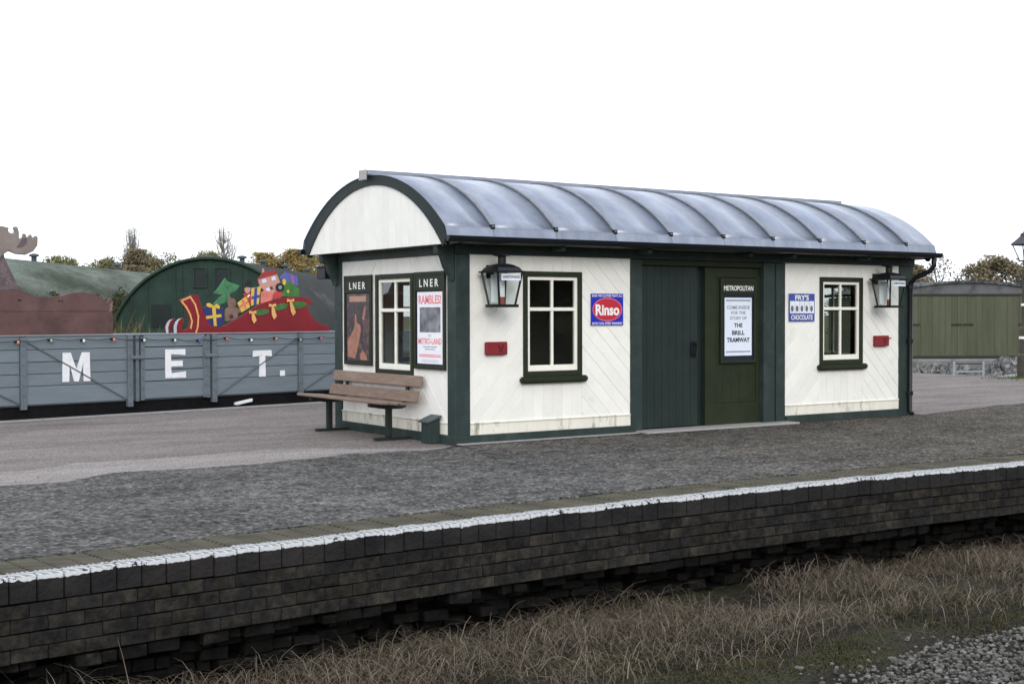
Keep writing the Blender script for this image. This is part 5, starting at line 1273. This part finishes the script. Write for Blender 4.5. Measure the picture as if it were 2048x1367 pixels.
def tree(name, label, x, y, h, cw, kind, seed, leaf=0.27, n=9000, sparse=0.0, base=-1.0, cb=0.28, group='trees behind the station'):
    rr = random.Random(seed)
    r = thing(name, label, 'tree', (x, y, base), group=group)
    H = h-base; mb = MB()
    mb.tube([(0, 0, 0), (rr.uniform(-.1, .1), rr.uniform(-.1, .1), H*0.35), (rr.uniform(-.2, .2), 0, H*0.7)], [0.035*H, 0.026*H, 0.010*H], 7)
    cl = []
    nlimb = 9
    for i in range(nlimb):
        a = rr.uniform(0, 6.28); z0 = H*rr.uniform(0.25, 0.55); L_ = cw*rr.uniform(0.28, 0.5); z1 = z0+H*rr.uniform(0.15, 0.38)
        e = (math.cos(a)*L_, math.sin(a)*L_, z1)
        mb.tube([(0, 0, z0), (e[0]*0.45, e[1]*0.45, z0+(z1-z0)*0.55), e], [0.013*H, 0.009*H, 0.003*H], 5)
        for q in range(3):
            b2 = a+rr.uniform(-0.8, 0.8)
            mb.tube([(e[0]*0.5, e[1]*0.5, z0+(z1-z0)*0.6), (e[0]*0.6+math.cos(b2)*L_*0.5, e[1]*0.6+math.sin(b2)*L_*0.5, min(H*0.97, z1+H*rr.uniform(0.0, 0.18)))], 0.005*H, 4, 0.0015*H)
    mb.build('trunk', BARK, r)
    nc = int(44*(1-sparse*0.4))
    for i in range(nc):
        # clump centres fill an uneven dome
        t = cb+(0.95-cb)*rr.random()**0.7; prof = math.sin(math.pi*min(1, max(0.02, (t-cb+0.10)/(1.06-cb))))**0.6
        a = rr.uniform(0, 6.28); rad_ = cw*0.5*prof*math.sqrt(rr.uniform(0.05, 1))*rr.uniform(0.7, 1.05)
        cl.append((math.cos(a)*rad_, math.sin(a)*rad_, t*H, rr.uniform(0.10, 0.19)*cw))
    v = []; f = []
    for i in range(n):
        cx, cy, cz, cr_ = rr.choice(cl)
        d = Vector((rr.gauss(0, 1), rr.gauss(0, 1), rr.gauss(0, 1))).normalized()*cr_*(rr.random()**0.45)
        p = Vector((cx, cy, cz))+Vector((d.x, d.y, d.z*0.8))
        if p.z > H: p.z = H-rr.uniform(0, 0.3)
        s = leaf*rr.uniform(0.45, 1.25); u = Vector((rr.gauss(0, 1), rr.gauss(0, 1), rr.gauss(0, 1))).normalized(); w = u.orthogonal().normalized()
        k = len(v); v += [p-u*s*0.5, p+w*s*0.35, p+u*s*0.5, p-w*s*0.35]; f.append((k, k+1, k+2, k+3))
    obj('crown', v, f, LEAFS[kind], r)
    return r
T = 'trees behind the station'
tree('broadleaf_tree', 'rounded yellow green tree just right of the reindeer antlers', 25.5, 108.5, 6.9, 6.4, 'green', 1, n=8000)
tree('broadleaf_tree', 'low dark tree over the mossy hut roof right of the yellow green tree', 29.6, 106.5, 6.0, 5.0, 'dark', 2, n=6000)
tree('broadleaf_tree', 'olive tree left of the first bare poplar', 38.5, 136, 8.2, 7.5, 'olive', 3)
tree('broadleaf_tree', 'brownish tree at the foot of the first bare poplar', 41.3, 134, 9.0, 7.0, 'brown', 4)
tree('broadleaf_tree', 'olive tree just right of the first bare poplar', 43.7, 133, 8.7, 6.5, 'olive', 5)
tree('broadleaf_tree', 'golden tree touching the left curve of the green hut roof', 43.3, 121.0, 7.4, 6.0, 'gold', 6)
tree('broadleaf_tree', 'russet tree above the left shoulder of the green hut', 48.0, 131.2, 8.4, 7.0, 'brown', 7)
tree('broadleaf_tree', 'dark olive tree left of the second bare poplar', 51.5, 139.0, 9.3, 6.0, 'olive', 8)
tree('broadleaf_tree', 'low dark tree right of the second bare poplar', 55.0, 136.0, 7.6, 6.0, 'dark', 9, n=9000)
tree('broadleaf_tree', 'golden tree above the toy fir tree of the sleigh', 48.8, 117.0, 8.1, 7.0, 'gold', 10)
tree('broadleaf_tree', 'tall golden brown tree above the toy house of the sleigh', 51.7, 115.6, 8.5, 6.8, 'gold', 11)
tree('broadleaf_tree', 'olive gold tree beside the left gutter end of the building', 57.5, 123.2, 8.6, 8.0, 'olive', 12)
tree('broadleaf_tree', 'small olive tree under the left gutter end of the building', 51.4, 103.5, 6.7, 6.5, 'olive', 13)
for i, (x, y, h, k_) in enumerate(((33.5, 121.0, 6.2, 'olive'), (36.3, 119.0, 6.6, 'brown'), (39.2, 117.5, 6.6, 'olive'), (46.2, 125.0, 7.4, 'brown'), (54.6, 126.0, 7.4, 'olive'), (57.5, 118.0, 7.0, 'gold'))):
    tree('hedge_tree', ('low bushy tree in the skyline left of the first poplar', 'low brown tree in the skyline before the first poplar', 'low olive tree in the skyline right of the first poplar', 'low brown tree touching the crown of the green hut', 'low olive tree right of the green hut crown', 'low golden tree nearest the left gutter')[i], x, y, h, 7.5, k_, 140+i, cb=0.1, group='low trees along the skyline')
# behind the building (seen through gaps and from the side) and at the right
tree('broadleaf_tree', 'brown tree just right of the downpipe', 80.2, 58.8, 5.6, 6.0, 'brown', 14, n=7000)
tree('broadleaf_tree', 'thin half bare tree above the green shed', 90.2, 63.8, 6.9, 5.6, 'brown', 15, n=900, sparse=0.6, leaf=0.26)
tree('broadleaf_tree', 'thin half bare tree right of the taller one above the green shed', 93.6, 62.6, 5.9, 4.6, 'brown', 16, n=700, sparse=0.6, leaf=0.26)
tree('broadleaf_tree', 'dense rounded dark brown tree left of the platform lamp', 86.3, 55.1, 6.35, 6.0, 'brown', 17, n=9000)
tree('broadleaf_tree', 'brown tree behind the platform lamp', 91.2, 54.8, 6.0, 6.0, 'brown', 18, n=7000)
tree('broadleaf_tree', 'brown tree at the right edge beyond the platform lamp', 92.0, 50.0, 6.2, 6.5, 'olive', 19)
for i, (x, y, h) in enumerate(((84.5, 60.5, 4.0), (88.8, 58.0, 3.8), (95.5, 57.5, 4.2), (79.0, 63.5, 4.0))):
    tree('hedge_tree', ('low dark bush just right of the downpipe elbow', 'low dark bush between the two trees above the green shed', 'low dark bush behind the platform lamp', 'low dark bush hidden behind the far end of the building')[i], x, y, h, 7.0, 'dark', 40+i, n=2600, cb=0.1, group='low bushy trees behind the green shed')

POPL = leaf_mat('leaf_pale', [(0.14, 0.12, 0.09), (0.22, 0.20, 0.16), (0.17, 0.15, 0.10)])
def poplar(label, x, y, h, seed, w):
    rr = random.Random(seed); r = thing('poplar_tree', label, 'tree', (x, y, -1.0), group='bare poplars')
    mb = MB(); H = h+1.0
    mb.tube([(0, 0, 0), (0.1, 0, H*0.5), (0, 0.1, H*0.96)], [0.22, 0.14, 0.03], 7)
    tips = []
    for i in range(90):
        z0 = H*rr.uniform(0.45, 0.86); a = rr.uniform(0, 6.28); d = w*rr.uniform(0.3, 1.0)*(1.2-z0/H)*1.6
        z1 = min(H*1.0, z0+H*rr.uniform(0.10, 0.26))
        e = (math.cos(a)*d, math.sin(a)*d, z1); mb.tube([(0, 0, z0), (e[0]*0.75, e[1]*0.75, z0+(z1-z0)*0.35), e], [0.06, 0.04, 0.014], 4)
        tips.append(e); tips.append((e[0]*0.8, e[1]*0.8, z0+(z1-z0)*0.6))
    mb.build('trunk', mat('poplar_bark', (0.19, 0.17, 0.145), 0.9, var=0.2), r)
    v = []; f = []
    for i in range(3600):
        t = rr.choice(tips); p = Vector((t[0]+rr.gauss(0, 0.22), t[1]+rr.gauss(0, 0.22), t[2]+rr.gauss(0, 0.45)-0.2)); s = 0.13
        u = Vector((rr.gauss(0, 1), rr.gauss(0, 1), rr.gauss(0, 1))).normalized(); q = u.orthogonal().normalized(); k = len(v)
        v += [p-u*s*0.5, p+q*s*0.35, p+u*s*0.5, p-q*s*0.35]; f.append((k, k+1, k+2, k+3))
    obj('crown', v, f, POPL, r)
poplar('bare narrow poplar above the mossy hut, left of the two', 52.3, 169.0, 13.6, 31, 1.7)
poplar('bare narrow poplar above the green hut gable, right of the two', 62.7, 162.0, 13.7, 32, 2.4)
# trees out of view: beyond the far track to the left, and a row added behind the camera to darken front window reflections
for i, (x, y, h, k_, w_) in enumerate(((-30, 46, 1.4, 'olive', 'short olive'), (-36, 50, 1.7, 'brown', 'brown'), (-25, 52, 1.5, 'olive', 'spreading olive'), (-42, 52, 2.0, 'gold', 'golden'), (-20, 56, 1.8, 'green', 'green'))):
    tree('broadleaf_tree', w_+' autumn bush out of view to the left across the far track', x, y, h, 9.0, k_, 60+i, n=2600, cb=0.05, leaf=0.5, group='bushes left of the view')
for i in range(9):
    tree('broadleaf_tree', 'dense evergreen tree added out of view behind the camera to darken window reflections', 10+i*7.0, -24-i*2.2, 8.0+(i % 3), 11.0, 'dark', 80+i, n=3600, cb=0.04, leaf=1.0, group='evergreen trees added behind the camera to darken reflections')

# ------------------------------------------------------------------ green shed at the right
SA = math.atan2(-2.66, 3.92)
shed = thing('green_shed', 'weathered green boarded shed with shallow curved grey roof beyond the platform end', 'shed', (26.09, 12.37, -1.0), (0, 0, SA))
SGR = mat('weathered_green_boards', (0.078, 0.086, 0.052), 0.8, var=0.15, vs=1.5, bump=0.2, obvar=0.05, col2=(0.11, 0.112, 0.08), c2s=1.2, c2lo=0.5, c2hi=0.75, stretch=(3, 3, 0.4))
SGY = mat('weathered_grey_felt', (0.115, 0.118, 0.118), 0.85, var=0.22, vs=2, col2=(0.06, 0.062, 0.065), c2s=1.3, c2lo=0.5, c2hi=0.65)
hw = 2.6
u = -hw
while u < hw-0.01:
    prism('plank', rect(u+0.002, min(u+0.19, hw)-0.002, 1.27, 3.12), 0.0, 0.03+random.uniform(-0.006, 0.006), FRONT, SGR, shed); u += 0.19
MB().box(-hw, hw, 0.02, 7.0, 1.25, 3.12).build('body', SGR, shed)
def sh_arc(u, z0=3.20, z1=3.56): return z0+(z1-z0)*(1-(u/2.75)**2)
us = [-2.75+5.5*i/20 for i in range(21)]
MB().prism([(-2.75, 3.12), (2.75, 3.12)]+[(u_, sh_arc(u_)-0.06) for u_ in us[::-1]], -0.02, 0.02, FRONT).build('gable_panel', SGY, shed)
v = []; f = []
for y in (-0.10, 7.1):
    for u_ in us: v += [(u_, y, sh_arc(u_)-0.06), (u_, y, sh_arc(u_)+0.02)]
k = 42
for i in range(20):
    q = 2*i; f += [(q+1, q+3, k+q+3, k+q+1), (q, k+q, k+q+2, q+2), (q, q+2, q+3, q+1), (k+q, k+q+1, k+q+3, k+q+2)]
obj('roof', v, f, mat('dark_felt_edge', (0.045, 0.047, 0.052), 0.85, var=0.35, vs=3, col2=(0.12, 0.13, 0.14), c2s=3, c2lo=0.5, c2hi=0.6), shed)
box('wall_plate', -hw-0.05, hw+0.05, -0.05, 0.0, 3.10, 3.17, mat('dark_timber', (0.03, 0.03, 0.026), 0.8), shed, 0.005)
for u_ in (-1.62, -0.35, 0.0, 1.7): box('hinge', u_-0.16, u_+0.16, -0.05, -0.025, 2.20, 2.26, MATS['dark_timber'], shed, 0.004)
for u_ in (-1.5, 0.0, 1.6): box('cover_strip', u_-0.02, u_+0.02, -0.045, -0.03, 1.28, 3.1, SGR, shed, 0.003)
box('bottom_sill', -hw-0.03, hw+0.03, -0.06, 0.05, 1.19, 1.28, MATS['dark_timber'], shed, 0.01)
BASE = mat('pale_rough_stone', (0.19, 0.185, 0.18), 0.9, var=0.3, vs=5, bump=0.6, bs=9, col2=(0.10, 0.098, 0.095), c2s=2.5, c2lo=0.48, c2hi=0.6)
box('stone_base', -hw-0.3, hw+0.3, -0.5, 6.9, 0.0, 1.19, BASE, shed, 0.05)
# dark roof of a second building beyond
ds = thing('dark_shed', 'low shed with a dark roof partly hidden behind the green shed', 'shed', (30.5, 13.2, -1.0), (0, 0, SA))
MB().box(-4, 4, 0.0, 4.0, 0.0, 3.0).build('wall', SGY, ds)
MB().prism([(-4.2, 3.0), (4.2, 3.0), (4.2, 3.35), (-4.2, 3.62)], -4.2, 0.2, FRONT).build('roof', MATS['dark_felt_edge'], ds)

# rubble between the platform end and the shed
rr = random.Random(9); rub = MB()
for i in range(1500):
    t = rr.uniform(-2.8, 3.2); d = rr.uniform(-2.8, -0.6)
    ax, ay = math.cos(SA), math.sin(SA)
    x = 26.09+ax*t-ay*d; y = 12.37+ay*t+ax*d
    hh = -0.35+0.55*max(0, noise.noise(Vector((t*0.9, d*0.8, 3)))+0.25)
    s = rr.uniform(0.03, 0.11)
    vv = [(x+p.x*s*rr.uniform(.7, 1.3), y+p.y*s*rr.uniform(.7, 1.3), hh+rr.uniform(-0.1, 0.1)+p.z*s*rr.uniform(.5, 1)) for p in iv]
    rub.add(vv, ifc)
tag(rub.build('rubble', island_mat('rubble_stone', [(0.06, 0.06, 0.06), (0.13, 0.13, 0.128), (0.22, 0.22, 0.215), (0.10, 0.098, 0.095)])), 'heap of grey rubble in front of the green shed', kind='stuff')
v = []; f = []
for j in range(13):
    for i in range(25):
        t = -6+12*i/24; d = -6.4+6.0*j/12; ax, ay = math.cos(SA), math.sin(SA)
        v.append((26.09+ax*t-ay*d, 12.37+ay*t+ax*d, -0.30+0.32*noise.noise(Vector((t*0.6, d*0.6, 3)))))
for j in range(12):
    for i in range(24): f.append((j*25+i, j*25+i+1, (j+1)*25+i+1, (j+1)*25+i))
tag(obj('stony_bank', v, f, mat('stony_grey_ground', (0.15, 0.15, 0.15), 0.9, var=0.4, vs=3, bump=0.8, bs=10, col2=(0.25, 0.25, 0.25), c2s=0.8, c2lo=0.5, c2hi=0.6), smooth=True), 'grey stony bank beyond the platform end', kind='structure')

# low tubular barriers at the platform end
GALV = mat('galvanised_tube', (0.30, 0.33, 0.36), 0.5, metal=0.3, var=0.1)
def hoop(label, x, y, w, hgt, legs=2):
    r = thing('low_barrier', label, 'barrier', (x, y, 0), (0, 0, SA), group='low barriers at the platform end')
    for i in range(legs):
        u_ = -w/2+w*i/max(1, legs-1) if legs > 1 else 0
        MB().tube([(u_, 0, -0.006), (u_, 0, hgt)], 0.035, 8).build('post', GALV, r)
    if legs > 1:
        MB().tube([(-w/2, 0, hgt-0.05), (w/2, 0, hgt-0.05)], 0.022, 8).build('rail', mat('dark_rail_paint', (0.06, 0.065, 0.07), 0.6), r)
        MB().tube([(-w/2, 0, 0.10), (w/2, 0, 0.10)], 0.018, 8).build('rail', GALV, r)
hoop('low grey tube barrier with two posts left of the platform lamp', 20.05, 7.78, 0.74, 0.36)
hoop('single short grey post right of the downpipe at the platform end', 19.25, 9.1, 0.0, 0.36, 1)

# platform lamp at the right edge
lp = thing('platform_lamp', 'old platform lamp post with tapered glass lantern at the right edge', 'lamp post', (20.15, 6.25, 0.0))
K = 0.955
POST = mat('lamp_post_paint', (0.055, 0.048, 0.035), 0.6, var=0.25)
MB().lathe([(0.17, 0.0), (0.17, 0.55), (0.13, 0.60), (0.11, 1.15), (0.10, 1.2), (0.075, 1.25), (0.06, 2.55), (0.075, 2.6), (0.04, 2.7), (0.03, 2.86)], 0, 0, 14).build('post', POST, lp, smooth=False)
for z in (0.95, 1.75): MB().lathe([(0.13 if z < 1.2 else 0.085, z), (0.13 if z < 1.2 else 0.085, z+0.06)], 0, 0, 14).build('band', WHITE, lp)
MB().box(-0.25, 0.25, -0.025, 0.025, 2.42, 2.46).build('ladder_bar', POST, lp, 0.008)
mb = MB()
for sx in (-1, 1):
    for sy in (-1, 1): mb.tube([(sx*0.09, sy*0.09, 2.86), (sx*0.20, sy*0.20, 3.22)], 0.014, 6)
mb.box(-0.10, 0.10, -0.10, 0.10, 2.83, 2.86); mb.box(-0.23, 0.23, -0.23, 0.23, 3.22, 3.25); hd = mb.build('lantern_frame', BLACK, lp)
for ax in range(4):
    ca, sa = (1, 0, -1, 0)[ax], (0, 1, 0, -1)[ax]; v = []
    for w, z, t_ in ((0.088, 2.86, -1), (0.088, 2.86, 1), (0.198, 3.22, 1), (0.198, 3.22, -1)): v.append((w*ca-t_*w*sa*0.95, w*sa+t_*w*ca*0.95, z))
    obj('pane', v, [(0, 1, 2, 3)], LGLASS, hd)
v = []; f = []
for w, z in ((0.24, 3.25), (0.13, 3.38), (0.08, 3.45), (0.08, 3.50), (0.03, 3.54), (0.02, 3.62)): v += [(-w, -w, z), (w, -w, z), (w, w, z), (-w, w, z)]
for i in range(5):
    for k_ in range(4): f.append((i*4+k_, i*4+(k_+1) % 4, i*4+4+(k_+1) % 4, i*4+4+k_))
f.append((20, 21, 22, 23)); obj('lantern_top', v, f, mat('lamp_top_grey', (0.05, 0.055, 0.06), 0.5), lp)
MB().tube([(0, 0, 2.86), (0, 0, 3.12)], 0.03, 8).build('bulb', MATS['frosted_white'], lp)
# little patch of grass round the lamp foot
rr = random.Random(4); pts = []
for i in range(900): pts.append((20.15+rr.gauss(0.1, 0.6), 6.1+rr.gauss(0, 0.35), -0.02, rr.uniform(0.03, 0.10), rr.uniform(0, 6.28), rr.uniform(0.2, 1.2)))
blades('lamp_foot_grass', pts, [(0.06, 0.085, 0.02), (0.10, 0.13, 0.03)], 'small patch of green grass round the foot of the platform lamp', (0.006, 0.012))
